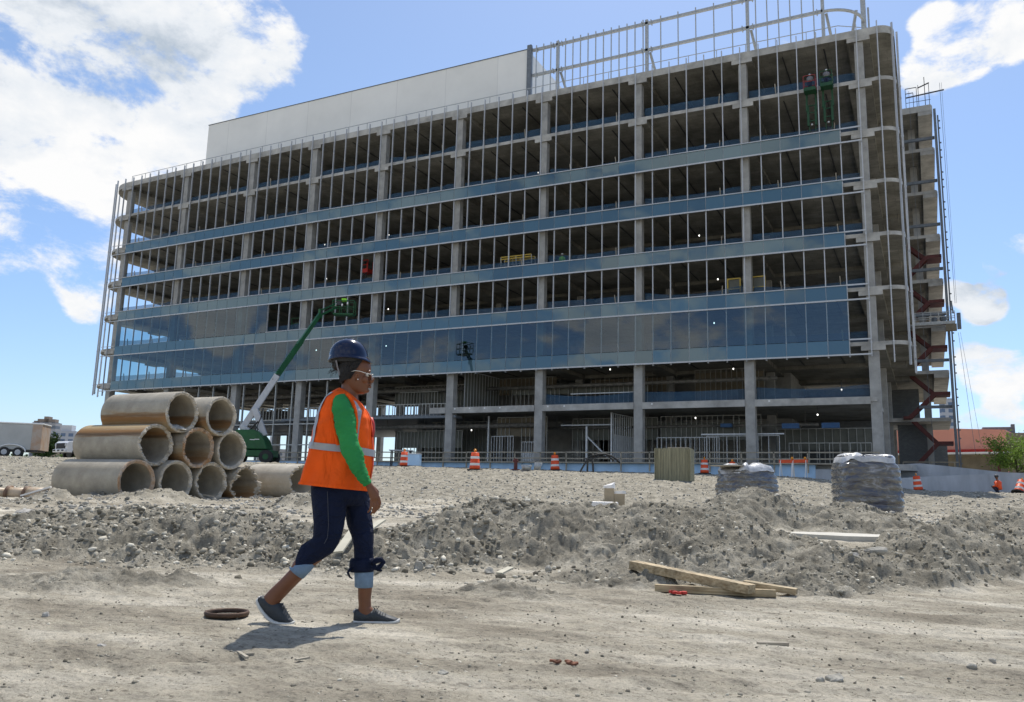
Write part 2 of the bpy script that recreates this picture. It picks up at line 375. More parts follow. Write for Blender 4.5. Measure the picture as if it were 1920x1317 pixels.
# ---------------------------------------------------------------- stones
def stone_template(k, seed):
    import bmesh
    bm = bmesh.new(); bmesh.ops.create_icosphere(bm, subdivisions=k, radius=1)
    v = np.array([p.co[:] for p in bm.verts]); f = np.array([[q.index for q in p.verts] for p in bm.faces]); bm.free()
    r_ = np.random.default_rng(seed)
    for _ in range(7 if k > 1 else 5):                 # chop flat facets
        n = r_.normal(size=3); n /= np.linalg.norm(n); d = r_.uniform(.45, .8)
        s = v@n; v = v-np.outer(np.maximum(s-d, 0), n)
    v = v*r_.uniform(.6, 1.15, 3); return v, f
T1 = [stone_template(1, s) for s in range(8)]; T2 = [stone_template(2, s+20) for s in range(8)]
def stones_mesh(name, P, S, mat_, templates, sink=.25):
    n = len(P); q = rng.normal(size=(n, 4)); q /= np.linalg.norm(q, axis=1)[:, None]; w, x, y, z = q.T
    R = np.stack([1-2*(y*y+z*z), 2*(x*y-z*w), 2*(x*z+y*w), 2*(x*y+z*w), 1-2*(x*x+z*z), 2*(y*z-x*w), 2*(x*z-y*w), 2*(y*z+x*w), 1-2*(x*x+y*y)], 1).reshape(n, 3, 3)
    Vs = []; Fs = []; o = 0
    for k, (v, f) in enumerate(templates):
        I = np.arange(k, n, len(templates))
        if not len(I): continue
        V = np.einsum('nij,vj->nvi', R[I], v)*S[I][:, None, None]*np.array([1, 1, .8])+P[I][:, None, :]; V[:, :, 2] += (S[I]*(.6-sink*2))[:, None]
        Vs.append(V.reshape(-1, 3)); Fs.append((f[None]+(o+np.arange(len(I))*len(v))[:, None, None]).reshape(-1, 3)); o += len(I)*len(v)
    V = np.vstack(Vs); Fc = np.vstack(Fs)
    me = bpy.data.meshes.new(name); me.vertices.add(len(V)); me.vertices.foreach_set('co', V.astype(np.float32).ravel())
    me.loops.add(Fc.size); me.loops.foreach_set('vertex_index', Fc.astype(np.int32).ravel())
    me.polygons.add(len(Fc)); me.polygons.foreach_set('loop_start', (np.arange(len(Fc))*3).astype(np.int32)); me.update(calc_edges=True)
    me.materials.append(mat_); ob = bpy.data.objects.new(name, me); COL.objects.link(ob); return ob
def stone_mat(name, c0, c1):
    m, t, b = nt(name); g = N(t, 'ShaderNodeNewGeometry'); r = N(t, 'ShaderNodeValToRGB'); r.color_ramp.elements[0].color = c0+(1,); r.color_ramp.elements[1].color = c1+(1,); r.color_ramp.elements.new(.72).color = tuple((a*.6+b_*.4) for a, b_ in zip(c0, c1))+(1,)
    n = N(t, 'ShaderNodeTexNoise'); n.inputs['Scale'].default_value = 30; n.inputs['Detail'].default_value = 5; tc = N(t, 'ShaderNodeTexCoord'); t.links.new(tc.outputs['Object'], n.inputs['Vector'])
    m2_ = N(t, 'ShaderNodeMath', operation='MULTIPLY_ADD'); t.links.new(n.outputs['Fac'], m2_.inputs[0]); m2_.inputs[1].default_value = .5; m2_.inputs[2].default_value = -.25
    ad = N(t, 'ShaderNodeMath', operation='ADD'); t.links.new(g.outputs['Random Per Island'], ad.inputs[0]); t.links.new(m2_.outputs[0], ad.inputs[1]); t.links.new(ad.outputs[0], r.inputs[0]); t.links.new(r.outputs[0], b.inputs['Base Color']); b.inputs['Roughness'].default_value = .95; b.inputs['Specular IOR Level'].default_value = .1; return m
MT['stone'] = mat('rubble_stone', (.17, .16, .145), .95, scale=7, col2=(.58, .555, .50), detail=6, bump=.5, bscale=60, spec=.1)
MT['scree'] = stone_mat('berm_stones', (.145, .130, .098), (.72, .67, .55)); MT['bank'] = stone_mat('bank_gravel', (.17, .162, .14), (.62, .59, .52))
MT['stone_light'] = mat('pale_stone', (.38, .36, .31), .95, scale=8, var=.25, bump=.5, bscale=50, spec=.1)
def scatter(n, px0, px1, v0, v1, smin, smax, pw, need, name):
    P = []; S = []
    px = rng.uniform(px0, px1, n); v = rng.uniform(v0, v1, n); u = (px-960)/F_PX*v
    X = u*HR[0]+v*HF[0]; Y = u*HR[1]+v*HF[1]; Z, m = terrain(X, Y)
    keep = rng.uniform(0, 1, n) < (m if need else np.ones(n))
    cl = vnoise(u*1.7, v*1.7, 99); keep &= rng.uniform(0, 1, n) < (.25+.95*cl)
    s = smin*(smax/smin)**(rng.uniform(0, 1, n)**pw)
    return np.stack([X, Y, Z], 1)[keep], s[keep]
P, S = scatter(150000, -150, 2080, 7.6, 17, .006, .06, 3.8, True, 'r')
c_ = ground_at(1578, 985, 12.2); kp_ = ((P[:, :2]-c_[:2])**2).sum(1) > .75**2; P, S = P[kp_], S[kp_]; u_ = P[:, 0]*HR[0]+P[:, 1]*HR[1]; v_ = P[:, 0]*HF[0]+P[:, 1]*HF[1]; S = S*np.where(u_/v_ > .06, .62, 1.0)
tag(stones_mesh('rubble', P, S, MT['scree'], T1), 'grey broken stones and clods heaped along the dirt berm', 'rubble', kind='stuff')
P, S = scatter(70000, -150, 2080, 14, 52, .014, .075, 3.2, False, 'g')
tag(stones_mesh('gravel', P, S, MT['bank'], T1), 'pale gravel and small rocks on the rising bank behind the berm', 'gravel', kind='stuff')
P, S = scatter(26000, -100, 2020, 3.0, 9.5, .0018, .015, 5.0, False, 'p')
tag(stones_mesh('pebbles', P, S, MT['scree'], T1), 'scattered pebbles and crumbs on the dusty track', 'pebbles', kind='stuff')
def rock(px, py, v, s, label, m='stone_light', sq=(1, 1, .8), seed=0):
    g = ground_at(px, py, v); V, f = stone_template(3, 50+seed)
    n = fbm(V[:, 0]*2.5+seed, V[:, 1]*2.5+V[:, 2]*1.7, 4, seed)
    V = V*(1+.18*n[:, None])
    mb = MB(); mb.add([(g[0]+p[0]*s*sq[0], g[1]+p[1]*s*sq[1], g[2]+s*.35*sq[2]+p[2]*s*sq[2]) for p in V], [tuple(q) for q in f])
    return tag(mb.build('rock', MT[m], off=g), label, 'rock')
rock(42, 985, 11.2, .27, 'large grey boulder at the left end of the rubble berm', 'stone', (1, 1, .55), 1)
for i, (px, py, v, s, l) in enumerate((
    (1645, 1040, 8.7, .10, 'squarish pale rock low on the berm below the flat slab'),
    (1600, 1045, 8.7, .08, 'leaning grey rock beside the squarish pale rock'),
    (450, 985, 9.8, .09, 'pale angular rock high on the left part of the berm'),
    (85, 1175, 5.2, .028, 'small dark rock on the track at far left'),
    (190, 1225, 4.4, .022, 'small brown rock on the track, nearer the camera at left'),
    (1535, 1270, 4.0, .036, 'white lump of stone on the track at lower right'),
    (1567, 1270, 4.05, .040, 'pale flat lump touching the white stone at lower right'),
    (1822, 1230, 4.4, .042, 'pale chunk of stone near the right edge of the track'),
    (830, 1283, 3.9, .022, 'pale pebble-sized rock in front of the woman near the lower edge'),
    (1005, 935, 15, .07, 'pale rock behind the crest of the central berm'),
    (1860, 1210, 4.7, .02, 'little dark rock above the pale chunk at right'),
    (1100, 1210, 4.6, .018, 'small pale stone on the track right of centre'),
    (783, 1060, 8.3, .075, 'round pale rock at the berm foot right of the front leg'),
    (808, 1048, 8.4, .07, 'second pale rock in the row at the berm foot'),
    (920, 1045, 8.5, .08, 'pale rock in the middle of the berm foot'),
    (1030, 1048, 8.5, .06, 'small pale rock at the berm foot left of the timbers'))):
    rock(px, py, v, s, l, 'stone_light' if i not in (3, 4, 10, 1) else 'stone', (1.1, .9, .7), i+3)
# ---------------------------------------------------------------- the building under construction
KX = -85.89
def Xk(k): return KX+1.5*k
def FY(X):
    k = (X-KX)/1.5; return 65.6-.645*(1-((k-27.5)/27.5)**2)
ZG = 3.74                                  # ground storey slab
def zB(i): return 11.76+4.181*i
def zT(i): return zB(i)+1.136
def zS(i): return 12.75+4.181*i            # slab tops
YB = 93.0
COLK = [-1, 6, 13, 19, 25, 31, 37, 43, 49, 55]
RR, RL = 1.68, 4.6
XR = Xk(55.7)+RR; XL = Xk(-1)-RL
def outline(inset=0., k0=None):
    P = []
    for k in np.linspace(-1, 55.7, 30): P.append((Xk(k), FY(Xk(k))+inset))
    cx, cy = Xk(55.7), FY(Xk(55.7))+RR
    si = inset-.28
    for a in np.linspace(0, PI/2, 9)[1:]: P.append((cx+(RR-si)*math.sin(a), cy-(RR-inset+(inset-si)*math.sin(a))*math.cos(a)))
    P.append((XR-si, 81.7+inset)); P.append((1.85, 81.7+inset)); P.append((2.3-inset, 82.1+inset))
    P += [(2.3-inset, 105), (-7, 105), (-7, YB-inset), (XL+inset, YB-inset)]
    cx, cy = Xk(-1), FY(Xk(-1))+RL
    for a in np.linspace(PI/2, 0, 9)[:-1]: P.append((cx-(RL-inset)*math.sin(a), cy-(RL-inset)*math.cos(a)))
    return P
bld = thing('office_building', (-43, 66, 3), 'long unfinished concrete office block, its open floors partly clad in blue glass', 'building')
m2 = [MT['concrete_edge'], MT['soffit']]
for i in range(7):
    top = zS(i) if i < 6 else 37.9
    th = .30 if i < 6 else .62; cap = .36
    b = MB(); ol = outline(.32); n = len(ol)
    b.prism(ol, top-th, top)
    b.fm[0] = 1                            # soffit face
    for k in COLK:                         # wide shallow bands running inwards
        x = Xk(k)+.1; y0 = FY(x)+.325
        q0 = len(b.f); b.bb(x-.84, x+.84, y0, YB-.6, top-th-cap, top-th+.02)
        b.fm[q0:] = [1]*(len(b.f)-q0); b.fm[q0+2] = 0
    for yy in (75, 84):                    # cross bands
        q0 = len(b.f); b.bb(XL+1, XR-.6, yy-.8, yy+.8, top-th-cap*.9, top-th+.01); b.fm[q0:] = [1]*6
    if i >= 0:
        b.bb(.75, 1.95, 82.05, 104, top-th-cap, top-th+.015)
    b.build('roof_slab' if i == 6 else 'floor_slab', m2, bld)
# dark strips added for the soffit joint lines, one run per half bay
for i in range(7):
    th = .30 if i < 6 else .62; top = zS(i) if i < 6 else 37.9
    for q_, (a, c) in enumerate(zip(COLK[:-1], COLK[1:])):
        for fr in ((.36, .72) if q_ > 3 else (.5,)):
            x = Xk(a+(c-a)*fr); b = MB(); b.bb(x-.04, x+.04, FY(x)+1.2, 74, top-th-.06, top-th+.01); b.build('soffit_joint_strip', MT['darksteel'], bld)
# columns
for r, yo in enumerate((0, 9, 18, 26)):
    for k in COLK:
        x = Xk(k)+.1+(.0 if r == 0 else .1); y = FY(x)+.46+yo
        if r == 3: y = YB-.8
        b = MB(); s0, s1 = (.37, .32) if r == 0 else (.34, .31)
        if k == -1 and r == 0: x += .1; y += .2
        b.bb(x-s0, x+s0, y, y+2*s0, 2.4, 12.1)
        b.bb(x-s1, x+s1, y+.03, y+.03+2*s1, 12.1, 37.4)
        b.build('column', MT['concrete'], bld)
for x, y in ((.1, 86), (.15, 93.9), (.1, 104)):
    b = MB(); b.bb(x-.3, x+.3, y-.3, y+.3, 2.4, 37.3 if y > 80 else 12.6); b.build('column', MT['concrete'], bld)
# lower slabs
b = MB(); q = outline(.45); b.prism(q, ZG-.45, ZG-.01); b.build('ground_slab', MT['concrete'], bld)
x0, x1 = Xk(29.7), Xk(55)+.2
b = MB(); b.bb(x0, x1, 66.0, 92, 8.3, 8.6); b.fm[0] = 1
for a, c in ((31, 37), (37, 43), (43, 49), (49, 55)):
    xa, xc = Xk(a)+.47, Xk(c)-.27; b.bb(xa, xc, FY(xa)+.42, FY(xa)+.78, 8.1, 8.64)
b.bb(Xk(29.7), Xk(31)-.27, FY(Xk(30))+.42, FY(Xk(30))+.78, 8.1, 8.64)
b.bb(x1, 1.9, 83, 92.5, 8.3, 8.62)
b.build('floor_slab', m2, bld)
xw0 = Xk(18.5)
b = MB(); b.bb(xw0, Xk(29.7)-.02, 67.5, 92, 8.05, 8.3); b.bb(xw0-1.2, Xk(31.5), 65.55, 66.7, 7.72, 7.95); b.bb(Xk(7), xw0-.02, 70, 92, 8.05, 8.3)
b.build('steel_ledge', MT['greysteel'], bld)
b = MB()                                   # stud balustrade on the ledge
for x in np.arange(xw0-6, Xk(31.3), .42): b.bb(x-.03, x+.03, 66.2, 66.26, 7.95, 9.1)
b.bb(xw0-6, Xk(31.3), 66.18, 66.28, 9.1, 9.16); b.bb(xw0-6, xw0-1.2, 66.1, 66.4, 7.85, 7.95)
b.build('stud_balustrade', MT['stud'], bld)
# underside clutter (ducts wrapped in foil) and ceiling framing
b = MB()
for z_, y_, xa, xb, r_ in ((7.2, 68.6, Xk(20), Xk(36), .22), (7.25, 69.5, Xk(24), Xk(33), .18), (11.0, 70, Xk(22), Xk(31), .22), (10.9, 70.2, Xk(32), Xk(50), .17), (11.1, 71.5, Xk(7), Xk(24), .25), (7.0, 72, Xk(8), Xk(22), .25), (10.9, 74, Xk(4), Xk(20), .3), (7.1, 71, Xk(36), Xk(52), .12)):
    b.cyl((xa, y_, z_), (xb, y_, z_), r_, 10)
    for x in np.arange(xa+1, xb, 2.2): b.bar((x, y_, z_), (x, y_, z_+1.1), .03)
for k in range(2, 30, 2): b.cyl((Xk(k), 70, 11.3), (Xk(k)+.4, 86, 11.35), .1, 6)
b.build('service_duct', mat('wrapped_duct', (.20, .19, .17), .6, .2, var=.5, scale=3), bld, smooth=True)
# safety nets along the slab edges
for i in range(-1, 6):
    z0 = (zS(i) if i >= 0 else 8.66)+.06; ks = COLK if i >= 0 else [37, 43, 49, 55]
    if i == -1: ks = [31, 37, 43, 49, 55]
    for a, c in zip(ks[:-1], ks[1:]):
        if i == -1 and a in (31,): continue
        b = MB(); n = 14; R1 = []; R2 = []
        hh = random.uniform(.85, 1.15); sag = random.uniform(.0, .45) if random.random() < .5 else .08
        for j in range(n+1):
            x = Xk(a)+.5+(Xk(c)-.3-Xk(a)-.5)*j/n; y = FY(x)+1.1+.06*math.sin(j*1.9)
            t = 4*(j/n)*(1-j/n); R1.append((x, y, z0)); R2.append((x, y+.05*math.cos(j*2.3), z0+hh-sag*t))
        b.loft([R1, R2], cap=False, close=False); b.build('safety_net', MT['net'], bld)
for i in range(0, 6):
    for a in COLK[:-1]:
        for f_ in (.3, .78):
            if random.random() < .8:
                x = Xk(a)+9*f_; b = MB(); b.bar((x, FY(x)+.9, zS(i)), (x+random.uniform(-.12, .12), FY(x)+.75, zS(i)+1.1), .07); b.build('net_post', MT['wood_grey'], bld)
# mullions
def mullion(x, y, z0, z1, rz=0, name='mullion'):
    b = MB(); b.box((x+.0*math.sin(rz), y+.12, (z0+z1)/2), (.070, .16, z1-z0), rz)
    for i in range(6):
        z = zS(i)-.1
        if z0 < z < z1: b.box((x, y+.13, z), (.12, .22, .10), rz); b.box((x, y+.14, z-1.02), (.11, .2, .05), rz)
    b.build(name, MT['alu'], bld)
for k in range(0, 56): mullion(Xk(k), FY(Xk(k)), zB(0)-.12, 38.25)
mullion(Xk(-1), FY(Xk(-1)), 11.2, 38.3)
RG = RR+.12; cx, cy = Xk(55.7), FY(Xk(55.7))+RG-.05
for s in (.45, 1.75, 3.45):
    th = s/RG
    if th < 1.5: mullion(cx+RG*math.sin(th), cy-RG*math.cos(th), 11.15-.1*s, 38.25, th)
    else: mullion(cx+RG, cy+(s-RG*PI/2), 10.6, 38.25, PI/2)
RG = RL-.25; cx, cy = Xk(-1), FY(Xk(-1))+RL-.45
for s in (1.5, 3.0, 5.0):
    th = s/RG; mullion(cx-RG*math.sin(th), cy-RG*math.cos(th), 11.45, 38.3, -th)
# transoms
for i in range(5):
    for z, h, kend in ((zB(i), .115, 55), (zT(i), .07, 55)):
        b = MB()
        for k in range(0, kend):
            if h < .1 and not (k == 54 or (i > 1) or (i == 1 and k >= 16)): continue
            xa, xb = Xk(k), Xk(k+1); b.bar((xa-.002, FY(xa)-.045, z), (xb+.002, FY(xb)-.045, z), .07, h if k < 54 else max(h, .11))
        b.build('transom', MT['alu'], bld)
b = MB(); b.bar((Xk(-1.4), FY(Xk(-1.4))-.04, zB(0)), (Xk(0), FY(Xk(0))-.045, zB(0)), .06, .1)
for i in range(1, 5): b.bar((Xk(-1.6), FY(Xk(-1.6))-.04, zB(i)), (Xk(0), FY(Xk(0))-.045, zB(i)), .06, .08); b.bar((Xk(-1.6), FY(Xk(-1.6))-.04, zT(i)), (Xk(0), FY(Xk(0))-.045, zT(i)), .06, .06)
b.build('transom', MT['alu'], bld)
# glass panes, each one set a hair off true
spn = []; vis = []
def pane(k, z0, z1, m):
    xa, xb = Xk(k)+.02, Xk(k+1)-.02; ya, yb = FY(xa), FY(xb); e = [random.gauss(0, .0022) for _ in range(4)]
    return [(xa, ya+e[0], z0), (xb, yb+e[1], z0), (xb, yb+e[1]+e[2], z1), (xa, ya+e[0]+e[2], z1)]
for i in range(5):
    for k in range(54): spn.append((k, i, pane(k, zB(i)+.05, zT(i)-.03, 0)))
for k in range(54): vis.append((k, pane(k, zT(0)+.01, zB(1)-.05, 0)))
for k in range(16): vis.append((k, pane(k, zT(1)+.01, zB(2)-.05, 0)))
def pane_obj(name, Q, m):
    b = MB()
    for q in Q:
        V = [tuple(p) for p in q]+[(p[0], p[1]+.025, p[2]) for p in q]
        b.add(V, [(0, 1, 2, 3), (7, 6, 5, 4), (1, 0, 4, 5), (2, 1, 5, 6), (3, 2, 6, 7), (0, 3, 7, 4)])
    return b.build(name, m, bld)
def pane_flat(name, q, m):
    b = MB(); b.add(q, [(0, 1, 2, 3)]); return b.build(name, m, bld)
for k, q in vis: pane_flat('glass_pane', q, MT['vision'])
spn.sort(key=lambda s: -s[0])
for k, i, q in spn[:100]: pane_obj('spandrel_pane', [q], MT['spandrel'])
rest = pane_obj('spandrel_pane', [q for _, _, q in spn[100:]], MT['spandrel']); rest['kind'] = 'stuff'
# dark shadow box behind the spandrels
b = MB()
for i in range(5):
    for k in range(54):
        xa, xb = Xk(k), Xk(k+1); b.bar((xa, FY(xa)+.26, zB(i)+.45), (xb, FY(xb)+.26, zB(i)+.45), .02, .8)
b.build('backing_board', MT['darksteel'], bld)
# steel window framing of the two open lower storeys at the left
b = MB()
for k in np.arange(8.0, 24.1, 1.5):
    if min(abs(k-q) for q in COLK) < .5: continue
    x = Xk(k); b.bb(x-.055, x+.055, FY(x)+.5, FY(x)+.7, ZG, 11.7)
for xa, xb, z in ((8, 24.5, 7.4), (8, 24.5, 5.3)): b.bb(Xk(xa), Xk(xb), FY(Xk(15))+.42, FY(Xk(15))+.54, z-.05, z+.05)
b.build('window_framing', MT['galv'], bld)
# core and partition walls
b = MB()
b.bb(Xk(27), Xk(38), 77, 77.3, ZG, 37); b.bb(Xk(27), Xk(27)+.3, 77.31, 86, ZG, 37); b.bb(Xk(41), Xk(50), 78, 78.3, ZG, 37); b.bb(Xk(50)-.3, Xk(50), 78.31, 88, ZG, 37)
b.bb(Xk(20), Xk(55), 87.2, 87.5, ZG, 12); b.build('core_wall', MT['concrete'], bld)
def brickm():
    m, t, bs = nt('block_wall'); br = N(t, 'ShaderNodeTexBrick'); tc = N(t, 'ShaderNodeTexCoord'); mp = N(t, 'ShaderNodeMapping'); mp.inputs['Rotation'].default_value = (PI/2, 0, 0)
    t.links.new(tc.outputs['Object'], mp.inputs[0]); t.links.new(mp.outputs[0], br.inputs['Vector']); br.inputs['Scale'].default_value = 2.2; br.inputs['Mortar Size'].default_value = .012
    br.inputs['Color1'].default_value = (.13, .14, .145, 1); br.inputs['Color2'].default_value = (.17, .18, .18, 1); br.inputs['Mortar'].default_value = (.07, .07, .07, 1)
    t.links.new(br.outputs[0], bs.inputs['Base Color']); bs.inputs['Roughness'].default_value = .9; return m
MT['block'] = brickm()
for q_ in ((Xk(50.3), Xk(55)+.1, 80.5, 80.8, ZG, 8.2), (-2.5, -.1, 84.9, 85.2, ZG, 8.2), (-.1, 1.6, 92, 92.3, ZG, 6.8), (Xk(55.2), -.6, 89, 89.2, 8.6, 12)): b = MB(); b.bb(*q_); b.build('block_wall', MT['block'], bld)
def stud_wall(x0, x1, y, z0, z1, step=.45, board=None, sm='stud', bm_='gyp', dy=.0, name='stud_wall'):
    b = MB(); n = max(1, int(math.hypot(x1-x0, dy)/step))
    for j in range(n+1):
        x = x0+(x1-x0)*j/n; yy = y+dy*j/n
        if random.random() < .04: continue
        b.bb(x-.022, x+.022, yy-.04, yy+.04, z0+.05, z1-.05)
    b.bar((x0, y, z0+.03), (x1, y+dy, z0+.03), .1, .06); b.bar((x0, y, z1-.03), (x1, y+dy, z1-.03), .1, .06)
    if board:
        b.mi = 1; za, zb_ = board; b.bar((x0, y+.08, (za+zb_)/2), (x1, y+dy+.08, (za+zb_)/2), .02, zb_-za)
    b.build(name, [MT[sm], MT[bm_]], bld)
g0, g1, h0, h1 = ZG, 8.0, 8.62, 12.3
stud_wall(Xk(25.5), Xk(30.5), 69.5, g0, 6.9, .4, (5.2, 6.8))
stud_wall(Xk(27), Xk(31.5), 72.5, g0, g1, .45, (3.8, 7.2), bm_='gyp')
stud_wall(Xk(33.2), Xk(36.6), 69.0, g0, g1, .42, (6.2, 7.9), bm_='gyp2')
stud_wall(Xk(33.1), Xk(34.6), 68.2, g0, 6.2, .28, None, 'white_stud')
stud_wall(Xk(35.0), Xk(36.3), 68.8, g0, 5.7, .22, (3.9, 4.7), 'white_stud', 'white_stud')
stud_wall(Xk(37.6), Xk(43), 71.5, g0, g1, .5, (6.0, 7.9), bm_='gyp')
stud_wall(Xk(41.2), Xk(41.6), 67.5, g0, g1, .4, (3.9, 6.2), 'white_stud', 'white_stud', dy=4.0)
stud_wall(Xk(43.3), Xk(49), 71.0, g0, g1, .45, (5.9, 7.4), bm_='gyp')
stud_wall(Xk(43.5), Xk(47), 68.8, g0, 6.0, .4, None, 'white_stud')
stud_wall(Xk(46.5), Xk(50.3), 67.6, g0, 6.0, .8, None, 'white_stud')
stud_wall(Xk(49.6), Xk(54.6), 73.5, g0, 7.0, .6, (5.2, 6.9), bm_='gyp')
stud_wall(Xk(50.5), Xk(54.6), 70.5, g0, 5.6, .75, None, 'stud')
stud_wall(Xk(24.5), Xk(30.8), 71, 8.3, 11.6, .38, (9.5, 11.5), bm_='gyp')
stud_wall(Xk(25.5), Xk(28.5), 69.6, 8.3, 10.8, .33)
stud_wall(Xk(31.3), Xk(36), 73, h0, h1, .4, (10.6, 12.2), bm_='gyp2')
stud_wall(Xk(31.6), Xk(31.9), 66.8, h0, h1, .5, (8.7, 12.2), 'white_stud', 'gyp', dy=6)
stud_wall(Xk(33.5), Xk(42.5), 71, h0, 11.0, .45, (10.3, 11), bm_='gyp')
stud_wall(Xk(45), Xk(49), 73, h0, h1, .45, (8.8, 12), bm_='gyp2')
stud_wall(Xk(38), Xk(43), 74.5, h0, h1, .45, (8.8, 12), bm_='gyp2')
for q_ in ((Xk(38.6), Xk(42.6), 67.2, 67.3, 9.7, 9.78), (Xk(46.3), Xk(50.6), 67.0, 67.12, 6.02, 6.12), (Xk(37.7), Xk(41), 68.3, 68.4, 7.05, 7.15), (Xk(33.1)-.12, Xk(33.1), 67.6, 67.75, ZG, 8.0), (Xk(41.1), Xk(41.1)+.12, 67.2, 67.35, ZG, 8.05)): b = MB(); b.bb(*q_); b.build('bright_framing', MT['white_stud'], bld)
b = MB()
b.bar((Xk(39.6), 67.6, 6.0), (Xk(41.0), 66.9, 4.2), .1); b.bb(Xk(39.5), Xk(39.5)+.15, 67.5, 67.65, ZG, 6.9)
b.build('bright_framing', MT['white_stud'], bld)
b = MB()
for xa in (50.3, 52.3): b.bb(Xk(xa), Xk(xa)+1.3, 69, 69.4, 6.65, 7.05)
b.bb(Xk(46.9), Xk(46.9)+.9, 70, 70.5, 6.9, 7.2); b.build('blue_duct', MT['blue_paint'], bld)
# anchors (white dots) on the edge beam
b = MB()
for k in np.arange(31.5, 55, 1.03):
    if min(abs(k-q-.1) for q in COLK) > .35: x = Xk(k); b.bb(x-.07, x+.07, FY(x)+.38, FY(x)+.43, 8.42, 8.56)
b.build('edge_anchor', MT['white_paint'], bld)
# roof: guard rail, white screen wall, steel screen frame
b = MB(); pts = []
for k in np.arange(-1, 54.6, 1.62): pts.append((Xk(k), FY(Xk(k))+1.0))
for a, c in zip(pts[:-1], pts[1:]): b.bar((a[0], a[1], 38.95), (c[0], c[1], 38.95), .05); b.bar((a[0], a[1], 37.9), (a[0], a[1], 38.95), .05)
b.bar((pts[-1][0], pts[-1][1], 38.95), (-2.6, 67.6, 38.8), .05); b.bar((-2.6, 67.6, 38.8), (-1.2, 68.6, 38.6), .05)
b.build('guard_rail', MT['galv'], bld)
b = MB(); b.bb(-76.85, -33.55, 68.4, 84, 37.91, 44.52); b.build('rooftop_screen_wall', MT['white_panel'], bld)
b = MB()
for x in np.arange(-72, -33, 5.3): b.bb(x, x+.9, 68.45, 69.4, 44.53, 44.62)
b.bb(-76.9, -33.5, 68.34, 68.5, 44.53, 44.6); b.bb(-33.55, -33.1, 68.2, 68.5, 37.92, 44.9); b.build('rooftop_trim', MT['greysteel'], bld)
for x in (-76.5+43.2, -30.4, -21.4, -12.25, -6.05):
    b = MB(); b.bb(x-.13, x+.13, 68.5, 68.8, 37.9, 44.8 if x < -7 else 47.0)
    if x > -33: b.bar((x+.25, 68.8, 41.6), (x+.8, 71, 37.9), .2, .14)
    b.build('screen_post', MT['galv'], bld)
b = MB()
for z in (44.45, 41.75):
    for xa, xb in ((-33.1, -30.4), (-30.4, -21.4), (-21.4, -12.25), (-12.25, -6.05)):
        b.bar((xa, 68.62, z), (xb, 68.62, z), .24, .24)
        for x in (xa+.45, xb-.45): b.bar((x-.04, 68.62, z), (x+.04, 68.62, z), .42, .42)
b.tube([(-6.05+3.0*math.sin(t), 71.62-3.0*math.cos(t), 41.72) for t in np.linspace(0, PI/2, 9)], .13, 8)
b.tube([(-6.05+3.0*math.sin(t), 71.62-3.0*math.cos(t), 44.4) for t in np.linspace(0, PI/2, 9)], .13, 8)
b.build('screen_beam', MT['galv'], bld)
b = MB(); b.bb(-3.25, -2.85, 71.5, 71.9, 37.9, 47); b.bar((-3.6, 71.7, 43), (-4.9, 74, 37.9), .2); b.bb(-2.75, -2.6, 72, 72.2, 37.9, 43.2); b.build('screen_post', MT['galv'], bld)
xs = list(np.arange(-32.6, -21.4, .78))+list(np.arange(-20, -12.4, 1.62))+list(np.arange(-11.5, -6.0, .95))
b = MB()
for x in xs: b.bb(x-.045, x+.045, 68.33, 68.42, 37.9, 44.75 if x < -12 else 46.5)
b.build('screen_stud', MT['galv'], bld)
# right wing: edge posts, beams
b = MB(); b.bb(2.02, 2.24, 81.55, 81.8, 3.2, 37.2); b.bb(2.33, 2.45, 82.2, 82.4, 3.6, 36.8)
for z in np.arange(4.5, 36.5, .72):
    if int(z*1.39) % 4: b.bb(2.42, 2.56, 82.2, 82.34, z, z+.1)
b.build('edge_post', MT['greysteel'], bld)
for i in range(-1, 6):
    z = (zS(i) if i >= 0 else 8.6)
    for ya, yb in ((81.85, 82.1), (104.1, 104.35)): b = MB(); b.bb(-.6, 2.01, ya, yb, z+.75, z+1.0); b.build('wing_rail', MT['greysteel'], bld)
# red stair in the wing
lv = [8.6]+[zS(i) for i in range(4)]; zs = [4.0]+lv
for a, c in zip(zs[:-1], zs[1:]):
    b = MB(); mid = (a+c)/2; y0, y1 = 82.9, 84.0
    for (xa, za), (xb, zb_) in (((-1.35, a), (.75, mid)), ((.75, mid), (-1.35, c))):
        yy = 0 if zb_ == mid else 1.15
        for y in (y0-.9+yy, y0+yy): b.bar((xa, y, za), (xb, y, zb_), .07, .34)
        for j in range(7):
            t = (j+.5)/7; b.bb(xa+(xb-xa)*t-.15, xa+(xb-xa)*t+.15, y0-.86+yy, y0-.04+yy, za+(zb_-za)*t+.1, za+(zb_-za)*t+.14)
    b.bb(.72, 1.95, y0-.95, y1+.1, mid-.14, mid+.14); b.bb(-1.9, -1.3, y0-.95, y1+.1, c-.14, c+.1)
    b.build('stair_flight', MT['redsteel'], bld)
b = MB(); b.bb(-3.3, 2.4, 80.9, 81.6, 2.2, 3.55); b.build('plinth', MT['concrete'], bld)
for x0, y0, n in ((-2.2, 81.3, 2),):
    b = MB()
    for x in (-2.1, .1, 1.9): b.bar((x, 81.2, 3.55), (x, 81.2, 4.6), .08)
    for z in (4.6, 4.15): b.bar((-2.1, 81.2, z), (2.2, 81.2, z), .04, .09)
    b.build('timber_rail', MT['wood_grey'], bld)
